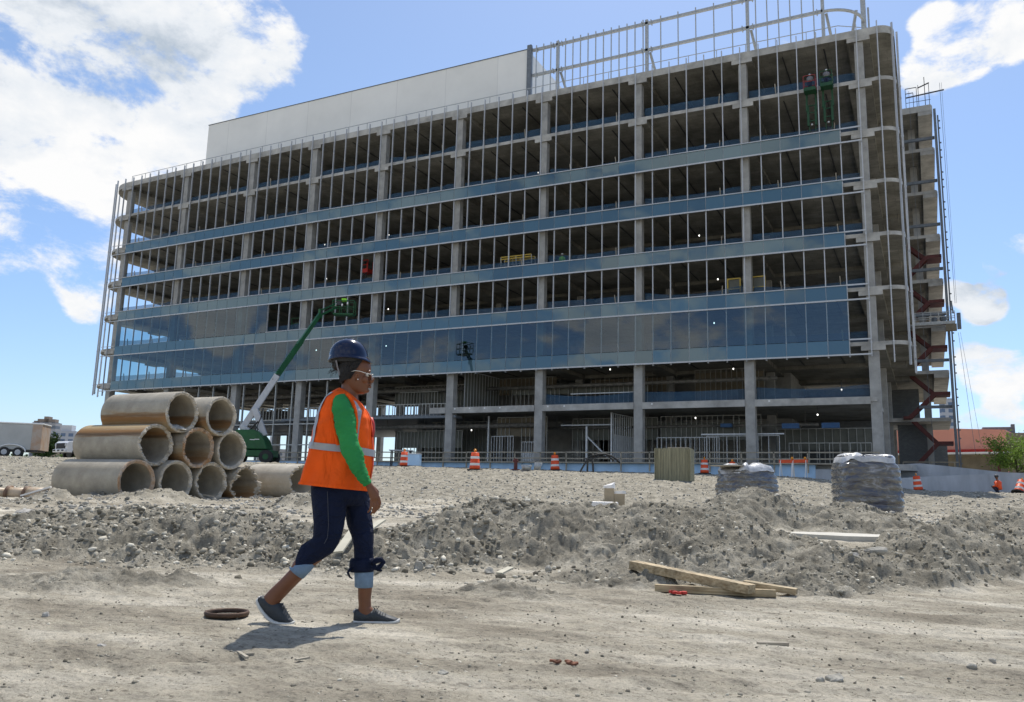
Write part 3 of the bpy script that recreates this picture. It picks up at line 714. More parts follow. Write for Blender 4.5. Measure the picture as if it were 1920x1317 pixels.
# wing roof rails and outriggers
b = MB()
for xa, xb, z in ((-.2, .75, 40.1), (-.2, .45, 39.6)):
    for x in (xa, xb): b.bar((x, 82.6, 37.9), (x, 82.6, z), .05)
    b.bar((xa, 82.6, z), (xb, 82.6, z), .06)
for x in (1.0-.1, 1.8): b.bar((x, 82.4, 37.9), (x, 82.4, 40.2), .05)
b.bar((.85, 82.4, 39.9), (1.85, 82.4, 40.25), .09); b.bar((1.45, 82.4, 37.9), (1.45, 82.4, 40.9), .06)
b.bar((-.2, 82.2, 39.0), (3.05, 82.2, 39.2), .1); b.bar((-.2, 82.5, 38.6), (1.9, 82.5, 38.6), .04)
b.build('roof_outrigger', MT['darksteel'], bld)
# blue foundation wall and apron
fw = MB(); fw.bb(XL+2, Xk(52.2), 65.35, 65.75, 1.6, 3.62)
fo = fw.build('foundation_wall', MT['blue_membrane'], off=(-45, 65.5, 2)); tag(fo, 'low pale blue membrane-covered foundation wall below the timber guardrail', 'wall')
fw = MB(); fw.bb(Xk(52.2)+.01, Xk(55)+1.5, 65.3, 65.8, 1.6, 3.3); fo = fw.build('foundation_wall', MT['mw'], off=(-5, 65.5, 2)); tag(fo, 'short bare grey concrete wall section behind the larger wrapped pallet', 'wall')
b = MB(); b.bb(Xk(26), Xk(55), 65.0, 66.1, 3.63, 3.73); o = b.build('plank_walkway', MT['wood_grey'], off=(-25, 65.5, 3.7)); tag(o, 'pale plank edge running along the top of the blue foundation wall', 'walkway')
gr = thing('guardrail', (-28, 65.2, ZG), 'long timber guardrail with two rails along the edge of the ground floor', 'guardrail')
px_ = list(np.arange(Xk(18), Xk(55.5), 2.42))
for x in px_:
    b = MB(); b.bar((x, 65.15, 3.0), (x, 65.15, 4.58), .1, .1); b.build('post', MT['wood_grey'], gr)
for z in (4.52, 4.02):
    b = MB()
    for a, c in zip(px_[:-1], px_[1:]): b.bar((a-.03, 65.08, z+random.uniform(-.02, .02)), (c+.03, 65.08, z+random.uniform(-.02, .02)), .04, .1)
    b.build('rail', MT['wood_grey'], gr)
gr = thing('guardrail', (-58, 68, ZG), 'grey metal guardrail left of the boom lift, seen between the pipes and the woman', 'guardrail')
b = MB()
for x in np.arange(-62, Xk(17.6), 2.4): b.bar((x, 65.2, 2.8), (x, 65.2, 4.5), .07)
b.build('post', MT['galv'], gr)
for z in (4.45, 3.95): b = MB(); b.bar((-62, 65.15, z), (Xk(17.6), 65.15, z), .05, .09); b.build('rail', MT['galv'], gr)
# ---------------------------------------------------------------- concrete pipes
def pipe_mat(name, bands, base=(.39, .355, .29)):
    """concrete with rust / dirt bands at given heights (object z, width, strength)"""
    m, t, b = nt(name); L = t.links
    tc = N(t, 'ShaderNodeTexCoord'); sp = N(t, 'ShaderNodeSeparateXYZ'); L.new(tc.outputs['Object'], sp.inputs[0])
    n = N(t, 'ShaderNodeTexNoise'); n.inputs['Scale'].default_value = 1.6; n.inputs['Detail'].default_value = 8; n.inputs['Roughness'].default_value = .7; L.new(tc.outputs['Object'], n.inputs['Vector'])
    r = N(t, 'ShaderNodeValToRGB'); e = r.color_ramp.elements; e[0].position = .3; e[0].color = tuple(k*.68 for k in base)+(1,); e[1].position = .72; e[1].color = tuple(min(1, k*1.22) for k in base)+(1,)
    L.new(n.outputs['Fac'], r.inputs[0]); cur = r.outputs[0]
    mp = N(t, 'ShaderNodeMapping'); mp.inputs['Scale'].default_value = (.6, 3, 9); L.new(tc.outputs['Object'], mp.inputs[0])
    n2 = N(t, 'ShaderNodeTexNoise'); n2.inputs['Scale'].default_value = 1.3; n2.inputs['Detail'].default_value = 6; n2.inputs['Roughness'].default_value = .7; L.new(mp.outputs[0], n2.inputs['Vector'])
    for z0, w, s, colr in bands:
        a = N(t, 'ShaderNodeMath', operation='SUBTRACT'); L.new(sp.outputs['Z'], a.inputs[0]); a.inputs[1].default_value = z0
        c = N(t, 'ShaderNodeMath', operation='ABSOLUTE'); L.new(a.outputs[0], c.inputs[0])
        nn = N(t, 'ShaderNodeMath', operation='MULTIPLY_ADD'); L.new(n2.outputs['Fac'], nn.inputs[0]); nn.inputs[1].default_value = w*2.2; nn.inputs[2].default_value = -w*1.1
        c2 = N(t, 'ShaderNodeMath', operation='ADD'); L.new(c.outputs[0], c2.inputs[0]); L.new(nn.outputs[0], c2.inputs[1])
        d = N(t, 'ShaderNodeMapRange'); d.inputs['From Min'].default_value = w; d.inputs['From Max'].default_value = w*.15; d.inputs['To Min'].default_value = 0; d.inputs['To Max'].default_value = s; L.new(c2.outputs[0], d.inputs[0])
        mx = N(t, 'ShaderNodeMixRGB'); L.new(d.outputs[0], mx.inputs[0]); L.new(cur, mx.inputs[1]); mx.inputs[2].default_value = colr+(1,); cur = mx.outputs[0]
    L.new(cur, b.inputs['Base Color']); b.inputs['Roughness'].default_value = .9; b.inputs['Specular IOR Level'].default_value = .2
    n3 = N(t, 'ShaderNodeTexNoise'); n3.inputs['Scale'].default_value = 26; n3.inputs['Detail'].default_value = 8; L.new(tc.outputs['Object'], n3.inputs['Vector'])
    bp = N(t, 'ShaderNodeBump'); bp.inputs['Strength'].default_value = .35; bp.inputs['Distance'].default_value = .02; L.new(n3.outputs['Fac'], bp.inputs['Height']); L.new(bp.outputs[0], b.inputs['Normal'])
    return m
RUST = (.30, .15, .055); TAN = (.36, .26, .14); DARKR = (.13, .09, .06)
PM = [pipe_mat('pipe_concrete', [(.3, .12, .2, TAN)]),
      pipe_mat('pipe_concrete_low_stain', [(-.32, .36, .9, TAN), (-.12, .08, .85, DARKR), (-.2, .16, .85, RUST)]),
      pipe_mat('pipe_concrete_top_stain', [(.45, .34, .9, TAN), (.30, .13, .85, RUST), (.24, .06, .75, DARKR)]),
      pipe_mat('pipe_concrete_rusty', [(-.2, .3, .8, TAN), (-.3, .2, .8, RUST), (.1, .1, .3, DARKR)]),
      pipe_mat('pipe_concrete_dusty', [(.1, .4, .3, TAN)], (.50, .46, .385))]
MT['rim'] = mat('broken_concrete_rim', (.46, .41, .33), .95, var=.3, scale=7, bump=.6, bscale=40)
MT['rim_rust'] = mat('rusty_concrete_rim', (.36, .19, .08), .95, col2=(.5, .42, .33), scale=5, bump=.6, bscale=40)
def cpipe(Xe, Y, z, L, label, m, jag=.015, rim='rim', R=.53, seed=0, rot=0., jag2=None):
    root = thing('concrete_pipe', (Xe-L/2, Y, z), label, 'concrete pipe', 'concrete pipes dumped in a heap')
    r_ = np.random.default_rng(seed); n = 96; ri = R*.82
    def ring(x, r, amp=0, ph=0):
        P = []
        for j in range(n):
            a = 2*PI*j/n; w = amp*float(fbm(np.array([math.cos(a)*3.4+seed*3.3+ph]), np.array([math.sin(a)*3.4+seed]), 5, seed, .8)[0])*2.0
            w2 = .006*math.sin(3*a+seed)
            P.append((x+w, Y+(r+w2)*math.cos(a), z+(r+w2)*math.sin(a)))
        return P
    b = MB(); xs = np.linspace(Xe-L, Xe-.02, 9)
    b.loft([ring(x, R) for x in xs[:-1]]+[ring(Xe-.03, R, jag)], cap=False)
    b.loft([ring(Xe-.06, ri, jag)]+[ring(x, ri) for x in xs[::-1][1:]], cap=False)
    b.loft([ring(Xe-L, ri), ring(Xe-L, R)], cap=False)
    b.build('barrel', m, root, smooth=True)
    b = MB(); b.loft([ring(Xe-.03, R, jag), ring(Xe+.0, R*.985, jag*1.2, .1), ring(Xe+.005, R*.93, jag*1.5, .2), ring(Xe-.01, R*.88, jag*1.5, .3), ring(Xe-.03, R*.83, jag*1.3, .2), ring(Xe-.06, ri, jag)], cap=False)
    b.build('rim', MT[rim], root)
    if rot:
        root.rotation_euler = (0, 0, rot)
    return root
zP, zM, zTT = .94, 1.83, 2.70
cpipe(-17.22, 14.17, zP-.03, 2.45, 'plain grey pipe at the lower left of the pipe stack', PM[0], .012, 'rim_rust', seed=1)
cpipe(-17.17, 15.31, zP, 2.45, 'grey pipe second from the left in the bottom row of the stack', PM[0], .02, 'rim', seed=2)
cpipe(-17.13, 16.45, zP+.01, 2.45, 'bottom row pipe with a stick poking out of its mouth', PM[0], .04, 'rim', seed=3)
cpipe(-17.05, 17.62, zP-.02, 2.3, 'shattered pipe with a crumbling mouth at the right end of the stack', PM[3], .13, 'rim', seed=4)
cpipe(-16.4, 19.3, 1.02, 1.9, 'broken-mouthed pipe lying alone right of the stack', PM[4], .09, 'rim', seed=5, rot=-.06)
cpipe(-17.35, 14.74, zM, 2.45, 'middle row pipe at left with brown stain along its top', PM[2], .05, 'rim', seed=6)
cpipe(-17.10, 15.88, zM, 2.45, 'middle row pipe with chipped rusty orange mouth', PM[3], .055, 'rim_rust', seed=7)
cpipe(-17.07, 17.02, zM, 2.45, 'middle row pipe at the right under the top row', PM[0], .02, 'rim', seed=8)
cpipe(-17.17, 15.31, zTT, 2.45, 'top row pipe at left with a rust band and gravel inside', PM[1], .03, 'rim', seed=9)
cpipe(-16.97, 16.45, zTT, 2.45, 'top row pipe at right with rusty lower flank', PM[1], .02, 'rim', seed=10)
def heap(c, s, label, m='stone_light'):
    b = MB(); n = 16; rings = []
    for i in range(6):
        t = i/5; rings.append([(c[0]+s[0]*(1-t)*math.cos(2*PI*j/n)+random.gauss(0, .01), c[1]+s[1]*(1-t)*math.sin(2*PI*j/n), c[2]+s[2]*(1-(1-t)**2)+random.gauss(0, .012)) for j in range(n)])
    b.loft(rings); return tag(b.build('gravel_heap', MT[m], off=c), label, 'gravel')
heap((-17.6, 15.31, zTT-.43), (.55, .27, .13), 'grey gravel lying inside the mouth of the top left pipe', 'stone')
heap((-17.3, 16.45, zTT-.43), (.4, .2, .06), 'thin layer of gravel inside the top right pipe', 'stone')
b = MB(); b.bar((-17.6, 16.1, zP-.28), (-16.95, 16.4, zP-.36), .06, .035); tag(b.build('stick', MT['wood_grey'], off=(-17.2, 16.2, .6)), 'pale stick sticking out of a bottom row pipe', 'stick')
# clay-coloured drain pipe at far left
pv = thing('plastic_pipe', (-21, 13, .5), 'tan plastic drain pipe with two collars lying left of the concrete pipes', 'pipe')
A = np.array([-22.6, 12.2, .56]); B = np.array([-19.65, 13.55, .52]); D = B-A
MT['tan_plastic'] = mat('tan_plastic', (.52, .40, .27), .5, var=.08); MT['brown_rubber'] = mat('brown_collar', (.16, .09, .05), .6)
b = MB(); b.tube([A, A+D*.72], .13, 20); b.tube([A+D*.70, A+D*.84], .155, 20); b.tube([A+D*.84, B], .175, 20); b.build('barrel', MT['tan_plastic'], pv, smooth=True)
for f in (.70, .84): b = MB(); b.tube([A+D*f, A+D*(f+.02)], .20, 20); b.build('collar', MT['brown_rubber'], pv, smooth=True)

# ---------------------------------------------------------------- timbers and debris
def beam(name, p, q, w, h, m, label, cat='timber', bev=.006, group=None, tilt=(0, 0, 1)):
    p, q = Vector(p), Vector(q); b = MB(); b.bar(p, q, w, h, tilt); o = b.build(name, MT[m], off=(p+q)/2, bevel=bev); return tag(o, label, cat, group)
def wood_mat(name, ax):
    m, t, b = nt(name); L = t.links; tc = N(t, 'ShaderNodeTexCoord'); mp = N(t, 'ShaderNodeMapping')
    mp.inputs['Rotation'].default_value = (0, 0, -ax); mp2 = N(t, 'ShaderNodeMapping'); mp2.inputs['Scale'].default_value = (1.2, 34, 34)
    L.new(tc.outputs['Object'], mp.inputs[0]); L.new(mp.outputs[0], mp2.inputs[0])
    n = N(t, 'ShaderNodeTexNoise'); n.inputs['Scale'].default_value = 1.5; n.inputs['Detail'].default_value = 6; L.new(mp2.outputs[0], n.inputs['Vector'])
    r = N(t, 'ShaderNodeValToRGB'); e = r.color_ramp.elements; e[0].position = .3; e[0].color = (.26, .19, .10, 1); e[1].position = .62; e[1].color = (.50, .41, .26, 1)
    n2 = N(t, 'ShaderNodeTexNoise'); n2.inputs['Scale'].default_value = 5; n2.inputs['Detail'].default_value = 4; L.new(tc.outputs['Object'], n2.inputs['Vector'])
    r2 = N(t, 'ShaderNodeValToRGB'); r2.color_ramp.elements[0].position = .35; r2.color_ramp.elements[0].color = (.62, .62, .62, 1); r2.color_ramp.elements[1].position = .6; r2.color_ramp.elements[1].color = (1.05, 1.02, 1, 1)
    mx = N(t, 'ShaderNodeMixRGB', blend_type='MULTIPLY'); mx.inputs[0].default_value = 1; L.new(n.outputs['Fac'], r.inputs[0]); L.new(n2.outputs['Fac'], r2.inputs[0]); L.new(r.outputs[0], mx.inputs[1]); L.new(r2.outputs[0], mx.inputs[2])
    L.new(mx.outputs[0], b.inputs['Base Color']); b.inputs['Roughness'].default_value = .8; return m
MT['plankA'] = wood_mat('plank_grain', -.95); MT['plankB'] = wood_mat('plank_grain_cross', .25)
a0 = atv(1187, 1059, 8.0); a1 = ground_at(1410, 1120, 7.15)+[0, 0, .075]
beam('timber', a0, a1, .13, .075, 'plankA', 'longest pale timber, lying across the other two, far end on the berm', bev=.004)
b0 = ground_at(1228, 1107, 7.45)+[0, 0, .03]; b1 = ground_at(1455, 1117, 7.2)+[0, 0, .035]
beam('timber', b0, b1, .07, .06, 'plankB', 'timber lying flat on the ground under the longest one', bev=.004)
c0 = ground_at(1395, 1098, 7.5)+[0, 0, .09]; c1 = ground_at(1494, 1114, 7.3)+[0, 0, .04]
beam('timber', c0, c1, .12, .05, 'plankB', 'shortest timber, projecting to the right of the other two', bev=.004)
b = MB(); g = ground_at(1275, 1114, 7.25)
for i in range(5): b.box((g[0]+random.uniform(-.07, .09), g[1]+random.uniform(-.03, .03), g[2]+.02), (.06, .04, .02), random.uniform(0, 3))
tag(b.build('rag', MT['red'], off=g), 'scrap of bright red tape under the lower timber', 'scrap')
g = ground_at(1447, 1199, 4.95); b = MB(); b.bar((g[0]-.075, g[1]-.035, g[2]+.012), (g[0]+.085, g[1]+.04, g[2]+.014), .035, .02); tag(b.build('wood_scrap', MT['wood_grey'], off=g, bevel=.003), 'short pale stick lying on the track at right', 'stick')
g = ground_at(447, 1249, 4.25); b = MB(); b.bar((g[0]-.06, g[1]+.05, g[2]+.012), (g[0]+.08, g[1]-.03, g[2]+.01), .016, .012); b.bar((g[0]+.0, g[1]+.0, g[2]+.012), (g[0]+.05, g[1]+.05, g[2]+.014), .008); tag(b.build('twig', MT['wood_grey'], off=g), 'thin twig on the track below the woman shadow', 'stick')
g = ground_at(564, 1258, 4.15); b = MB(); b.bar((g[0]-.005, g[1]-.035, g[2]+.01), (g[0]+.01, g[1]+.04, g[2]+.01), .02, .008); tag(b.build('wood_scrap', MT['wood_grey'], off=g), 'tiny splinter of wood right of the twig', 'stick')
g = ground_at(1052, 1249, 4.25); b = MB()
for i in range(9): b.box((g[0]+random.uniform(-.06, .08), g[1]+random.uniform(-.03, .04), g[2]+.008), (random.uniform(.015, .045), .02, .01), random.uniform(0, 3))
MT['rusty_bits'] = mat('rusty_bits', (.19, .08, .045), .9, var=.5, scale=40); tag(b.build('rusty_scrap', MT['rusty_bits'], off=g), 'crumbled reddish brown leaves or rust flakes on the track', 'scrap')
# torn pale sheets half buried in the berm near the woman's legs
def sheet(px0, py0, px1, py1, v0, v1, wid, label, m, th=.02):
    p = ground_at(px0, py0, v0)+[0, 0, .05]; q = ground_at(px1, py1, v1)+[0, 0, .10]; b = MB(); b.bar(p, q, wid, th, (0, -.35, 1)); return tag(b.build('board_scrap', MT[m], off=(p+q)/2), label, 'board')
MT['pale_board'] = mat('pale_board', (.48, .45, .35), .8, var=.12, scale=5)
sheet(632, 1070, 665, 1035, 8.6, 9.3, .10, 'curled pale board lying between the legs of the walking woman', 'pale_board')
sheet(688, 1018, 716, 990, 9.3, 9.8, .09, 'tilted pale board leaning on the berm right of the front knee', 'pale_board')
sheet(936, 1076, 958, 1064, 8.0, 8.2, .07, 'small pointed pale shard at the foot of the berm', 'pale_board', .015)
g = ground_at(1578, 985, 12.2); g[2] = .275; b = MB(); P = []
for j in range(14):
    a = 2*PI*j/14; rx, ry = .85+.08*math.sin(3*a), .62+.06*math.cos(4*a); w = uvw(rx*math.cos(a)*.92, ry*math.sin(a)*1.05); P.append((g[0]+w[0], g[1]+w[1]))
b.prism(P, g[2]-.05, g[2]+.10); MT['slab_white'] = mat('poured_slab', (.50, .475, .41), .85, var=.12, scale=4, bump=.3); tag(b.build('concrete_patch', MT['slab_white'], off=g), 'flat whitish concrete slab sunk between the dirt mounds at right', 'slab')
for px, py, v, l, w, lb in ((1620, 1016, 10.6, 1.0, .2, 'thin board lying in the dirt below the flat slab'), (1295, 944, 16.5, .9, .35, 'pale plywood sheet lying flat in front of the smaller pallet')):
    g = ground_at(px, py, v); w0 = uvw(l/2, .05); b = MB(); b.bar((g[0]-w0[0], g[1]-w0[1], g[2]+.05), (g[0]+w0[0], g[1]+w0[1], g[2]+.06), w, .025); tag(b.build('board_scrap', MT['pale_board'], off=g), lb, 'board')
g = ground_at(60, 925, 20.5); b = MB(); b.bar((g[0]-.25, g[1]-.1, g[2]+.05), (g[0]+.25, g[1]+.3, g[2]+.28), .14, .04); tag(b.build('board_scrap', MT['reflw'], off=g), 'white offcut board sticking up behind the tan drain pipe', 'board')
# manhole ring
g = ground_at(425, 1155, 5.42); ro = thing('manhole_ring', (g[0], g[1], 0.0), 'rusty brown iron ring lying flat on the track behind the woman', 'iron ring')
MT['ring'] = mat('rusty_iron', (.085, .05, .032), .7, .3, var=.35, scale=14, bump=.3); b = MB(); n = 40
prof = [(.122, .0), (.133, .0), (.136, .018), (.132, .027), (.124, .028), (.119, .02), (.117, .01), (.117, .0)]
b.loft([[(g[0]+r*math.cos(2*PI*j/n), g[1]+r*math.sin(2*PI*j/n), g[2]+.005+z) for j in range(n)] for r, z in prof+prof[:1]], cap=False); b.build('rim', MT['ring'], ro, smooth=True)
b = MB(); b.cyl((g[0], g[1], g[2]+.002), (g[0], g[1], g[2]+.004), .118, 32); b.build('dark_opening', MT['black'], ro)  # black disc added for the dark of the opening inside the ring

# ---------------------------------------------------------------- wrapped pallets
def wrapm():
    m, t, b = nt('stretch_wrap'); L = t.links; tc = N(t, 'ShaderNodeTexCoord'); mp = N(t, 'ShaderNodeMapping'); mp.inputs['Scale'].default_value = (1, 1, 2.6); L.new(tc.outputs['Object'], mp.inputs[0])
    n = N(t, 'ShaderNodeTexNoise'); n.inputs['Scale'].default_value = 3.4; n.inputs['Detail'].default_value = 7; n.inputs['Roughness'].default_value = .65; n.inputs['Distortion'].default_value = .8; L.new(mp.outputs[0], n.inputs['Vector'])
    r = N(t, 'ShaderNodeValToRGB'); e = r.color_ramp.elements; e[0].position = .3; e[0].color = (.03, .035, .05, 1); e[1].position = .70; e[1].color = (.42, .42, .42, 1); e.new(.42).color = (.09, .095, .125, 1); e.new(.52).color = (.15, .14, .11, 1); e.new(.6).color = (.22, .22, .23, 1)  # pale end of the ramp draws the wrap's highlights as colour
    L.new(n.outputs['Fac'], r.inputs[0]); L.new(r.outputs[0], b.inputs['Base Color']); b.inputs['Roughness'].default_value = .22; b.inputs['Coat Weight'].default_value = .6; b.inputs['Coat Roughness'].default_value = .12
    n3 = N(t, 'ShaderNodeTexNoise'); n3.inputs['Scale'].default_value = 7; n3.inputs['Detail'].default_value = 4; mp3 = N(t, 'ShaderNodeMapping'); mp3.inputs['Scale'].default_value = (1, 1, 3); L.new(tc.outputs['Object'], mp3.inputs[0]); L.new(mp3.outputs[0], n3.inputs['Vector'])
    bp = N(t, 'ShaderNodeBump'); bp.inputs['Strength'].default_value = .8; bp.inputs['Distance'].default_value = .09; L.new(n3.outputs['Fac'], bp.inputs['Height']); L.new(bp.outputs[0], b.inputs['Normal']); return m
MT['wrap'] = wrapm(); MT['film'] = mat('white_plastic_film', (.50, .50, .50), .3, var=.3, scale=4, bump=.9, bscale=9, spec=.7)
def pallet(px, v, hw, H, label, seed, rz, toph=1.0, boardtop=False):
    P0 = atv(px, 940, v); g = np.array([P0[0], P0[1], gz(P0[0], P0[1])-.03])
    root = thing('wrapped_pallet', g, label, 'pallet', 'shrink-wrapped pallets of bags on the dirt')
    def ring(z, s, amp, n=48, dz=0):
        P = []
        for j in range(n):
            a = 2*PI*j/n; c_, s_ = math.cos(a), math.sin(a); e = .52
            x = abs(c_)**e*math.copysign(1, c_)*hw*s; y = abs(s_)**e*math.copysign(1, s_)*hw*s
            k = 1+amp*float(fbm(np.array([c_*2+seed]), np.array([s_*2+z*5.5]), 3, seed)[0])
            X = x*k; Yy = y*k; P.append((g[0]+X*math.cos(rz)-Yy*math.sin(rz), g[1]+X*math.sin(rz)+Yy*math.cos(rz), g[2]+z+dz*float(fbm(np.array([c_*1.5+seed*2]), np.array([s_*1.5]), 3, seed+5)[0])))
        return P
    b = MB(); R = []; lay = 9
    for i in range(lay*5+1):
        t = i/(lay*5); bul = abs(math.sin(PI*t*lay)); R.append(ring(.12+t*(H-.12), (.90+.12*math.sin(PI*min(1, t*.8+.15)))*(1-.04*(1-bul)**2)*(1-.07*sst(.8, 1, t)), .10))
    b.loft(R); b.build('bag_stack', MT['wrap'], root, smooth=True)
    b = MB(); R = [ring(H-.14, .915, .10, dz=.16), ring(H-.04, .885, .10, dz=.06), ring(H+.0, .80, .10, dz=.09*toph), ring(H+.01, .6, .1, dz=.13*toph), ring(H-.01, .3, .1, dz=.15*toph), ring(H-.02, .05, .1)]
    b.loft(R, cap=False); b.build('film_cover', MT['film'], root, smooth=True)
    b = MB()
    for s in (-.45, 0, .45):
        c_ = math.cos(rz); s_ = math.sin(rz); b.box((g[0]-s*hw*2*s_, g[1]+s*hw*2*c_, g[2]+.05), (hw*2, .1, .1), rz)
    b.box((g[0], g[1], g[2]+.115), (hw*1.95, hw*1.95, .02), rz); b.build('base_boards', MT['wood_grey'], root)
    if boardtop:
        b = MB(); w = uvw(-.28, -.1); b.box((g[0]+w[0], g[1]+w[1], g[2]+H+.055), (hw*1.5, hw*1.3, .03), rz+.3); b.build('top_board', MT['wood_grey'], root)
    return root
pallet(1624, 17.0, .60, 1.36, 'larger pallet in crumpled clear wrap behind the dirt mound at right', 3, .35)
pallet(1400, 20.0, .60, 1.15, 'darker wrapped pallet with a board on top, left of the larger one', 8, .9, 1.6, True)

# ---------------------------------------------------------------- traffic drums
def drum_at(px, v, label, h=1.0, lamp=True, lean=0, src=None):
    P = atv(px, 880, v); g = (P[0], P[1], gz(P[0], P[1]))
    if src is not None: c = copy_tree(src); c.location = g; c['label'] = label; c.rotation_euler = (lean, lean*.5, px); return c
    root = thing('traffic_drum', g, label, 'traffic drum', 'orange and white traffic drums round the site')
    b = MB(); b.cyl((g[0], g[1], g[2]), (g[0], g[1], g[2]+.07), .42, 12); b.build('base', MT['black'], root)
    b = MB(); prof = [(.29, .07), (.28, .24), (.265, .25), (.265, .42), (.25, .43), (.25, .60), (.235, .61), (.235, .78), (.22, .79), (.21, .95), (.16, .97)]
    R = [[(g[0]+r*math.cos(2*PI*j/20), g[1]+r*math.sin(2*PI*j/20), g[2]+z) for j in range(20)] for r, z in prof]; b.loft(R, cap=True); b.build('body', MT['orange'], root, smooth=True)
    for z0, z1, r in ((.27, .40, .268), (.45, .58, .253), (.63, .76, .238)):
        if z0 == .45: continue
        b = MB(); b.cyl((g[0], g[1], g[2]+z0), (g[0], g[1], g[2]+z1), r+.004, 20); b.build('reflective_band', MT['reflw'], root, smooth=False)
    b = MB(); b.bar((g[0]-.08, g[1], g[2]+.97), (g[0]+.08, g[1], g[2]+.97), .03, .05); b.build('handle', MT['orange'], root)
    b = MB(); b.ball((g[0], g[1], g[2]+1.08), (.09, .05, .09), 12, 8); b.build('lamp', MT['amber'], root, smooth=True)
    return root
d0 = drum_at(890, 45, 'nearest traffic drum with amber lamp, in front of the white stud wall')
for px, v, l, ln in ((757, 54, 'small distant drum by the blue-grey crate left of the columns', .03), (1041, 52, 'drum standing just left of the black hose rack', .04), (1321, 57, 'upright drum right of the wooden crate', 0), (1373, 62, 'drum mostly hidden behind the darker pallet', 0), (1720, 55, 'leaning drum in front of the concrete ramp at right', .09), (1906, 53, 'orange drum at the right edge near the crouching worker', .5)):
    drum_at(px, v, l, src=d0, lean=ln)
# wooden crate
g = ground_at(1265, 893, 40); root = thing('plywood_crate', g, 'tall box of upright weathered boards standing on the gravel bank', 'crate'); rz = .12
MT['crate'] = mat('greenish_boards', (.27, .25, .16), .9, var=.3, scale=2.5, stretch=(6, 6, .4)); ax = np.array([math.cos(rz), math.sin(rz)]); ay = np.array([-ax[1], ax[0]])
b = MB()
for side in (-1, 1):
    for j in range(13):
        o = (j-6)*.128; c = g[:2]+ax*o+ay*side*.55; b.box((c[0], c[1], g[2]+.76+random.uniform(-.015, .015)), (.118, .03, 1.54), rz)
        c = g[:2]+ay*o*.82+ax*side*.83; b.box((c[0], c[1], g[2]+.76+random.uniform(-.015, .015)), (.03, .10, 1.54), rz)
b.build('boards', MT['crate'], root); b = MB()
for z in (.2, 1.3): b.box((g[0], g[1], g[2]+z), (1.6, 1.02, .08), rz)
b.box((g[0], g[1], g[2]+.75), (1.62, 1.04, 1.3), rz); b.build('frame', MT['darksteel'], root)
b = MB(); b.box((g[0]+.25, g[1], g[2]+1.56), (1.0, .9, .05), rz); b.build('lid_board', MT['wood_grey'], root)
# white foam block with two packs
g = ground_at(1130, 935, 21.5); b = MB(); b.box((g[0], g[1], g[2]+.12), (.75, .5, .3), .45); tag(b.build('foam_block', MT['reflw'], off=g, bevel=.03), 'low white block half sunk behind the berm', 'block')
MT['carton'] = mat('cardboard', (.34, .28, .19), .9)
for px, w, h, l in ((1142, .24, .44, 'taller brown carton with a torn white top on the white block'), (1161, .27, .30, 'squat brown carton with a white lid right of the taller one')):
    q = ground_at(px, 925, 22); r_ = thing('carton', q, l, 'carton'); b = MB(); b.box((q[0], q[1], q[2]+.25+h/2-.1), (w, w, h), .4); b.build('box', MT['carton'], r_); b = MB(); b.add([(q[0]-w/2, q[1]-w/2, q[2]+.16+h), (q[0]+w/2, q[1]-w/2, q[2]+.16+h), (q[0]+w/2, q[1]+w/2, q[2]+.16+h), (q[0]-w/2, q[1]+w/2, q[2]+.16+h), (q[0]-w/2, q[1]-w/2, q[2]+.21+h), (q[0]+w/2, q[1]-w/2, q[2]+.24+h), (q[0]+w/2, q[1]+w/2, q[2]+.32+h if px < 1150 else q[2]+.22+h), (q[0]-w/2, q[1]+w/2, q[2]+.2+h)], [(3, 2, 1, 0), (4, 5, 6, 7), (0, 1, 5, 4), (1, 2, 6, 5), (2, 3, 7, 6), (3, 0, 4, 7)]); b.build('lid', MT['reflw'], r_)
# sawhorses, hose rack, buckets, crate, cabinet
def sawhorse(px, v, label, sgn):
    P = atv(px, 890, v); g = np.array([P[0], P[1], gz(P[0], P[1])]); r_ = thing('barricade', g, label, 'barricade')
    b = MB(); w = uvw(.5, .1*sgn); b.bar((g[0]-w[0], g[1]-w[1], g[2]+1.0), (g[0]+w[0], g[1]+w[1], g[2]+1.05), .04, .2); b.build('board', MT['orange'], r_)
    b = MB(); w2 = uvw(.1, .1)
    for s in (-.8, .8):
        c = g[:2]+w*s
        for t in (-1, 1): e = uvw(.16*t, .22*t); b.bar((c[0]+e[0], c[1]+e[1], g[2]), (c[0], c[1], g[2]+1.1), .045)
    b.build('frame', MT['reflw'], r_); b = MB(); b.ball((g[0]+w[0]*.7, g[1]+w[1]*.7, g[2]+1.22), .09); b.build('lamp', MT['amber'], r_, smooth=True)
sawhorse(1476, 50, 'folded orange and white barricade right of the darker pallet', 1); sawhorse(1499, 52, 'second barricade standing splay-legged beside the dark opening', -1)
P = atv(1117, 880, 47); g = np.array([P[0], P[1], gz(P[0], P[1])]); r_ = thing('hose_rack', g, 'black hose draped over a low A-frame in front of the blue wall', 'hose rack'); b = MB()
w = uvw(1, 0)
for o, t in ((-.45, -.35), (-.2, .2), (-.45, .1)): b.bar((g[0]+w[0]*(o+t-.2), g[1]+w[1]*(o+t-.2)+.2, g[2]), (g[0]+w[0]*o, g[1]+w[1]*o, g[2]+.85), .08)
b.bar((g[0]-w[0]*.7, g[1]-w[1]*.7, g[2]+.8), (g[0]+w[0]*.1, g[1]+w[1]*.1, g[2]+.9), .07); b.build('frame', MT['darksteel'], r_)
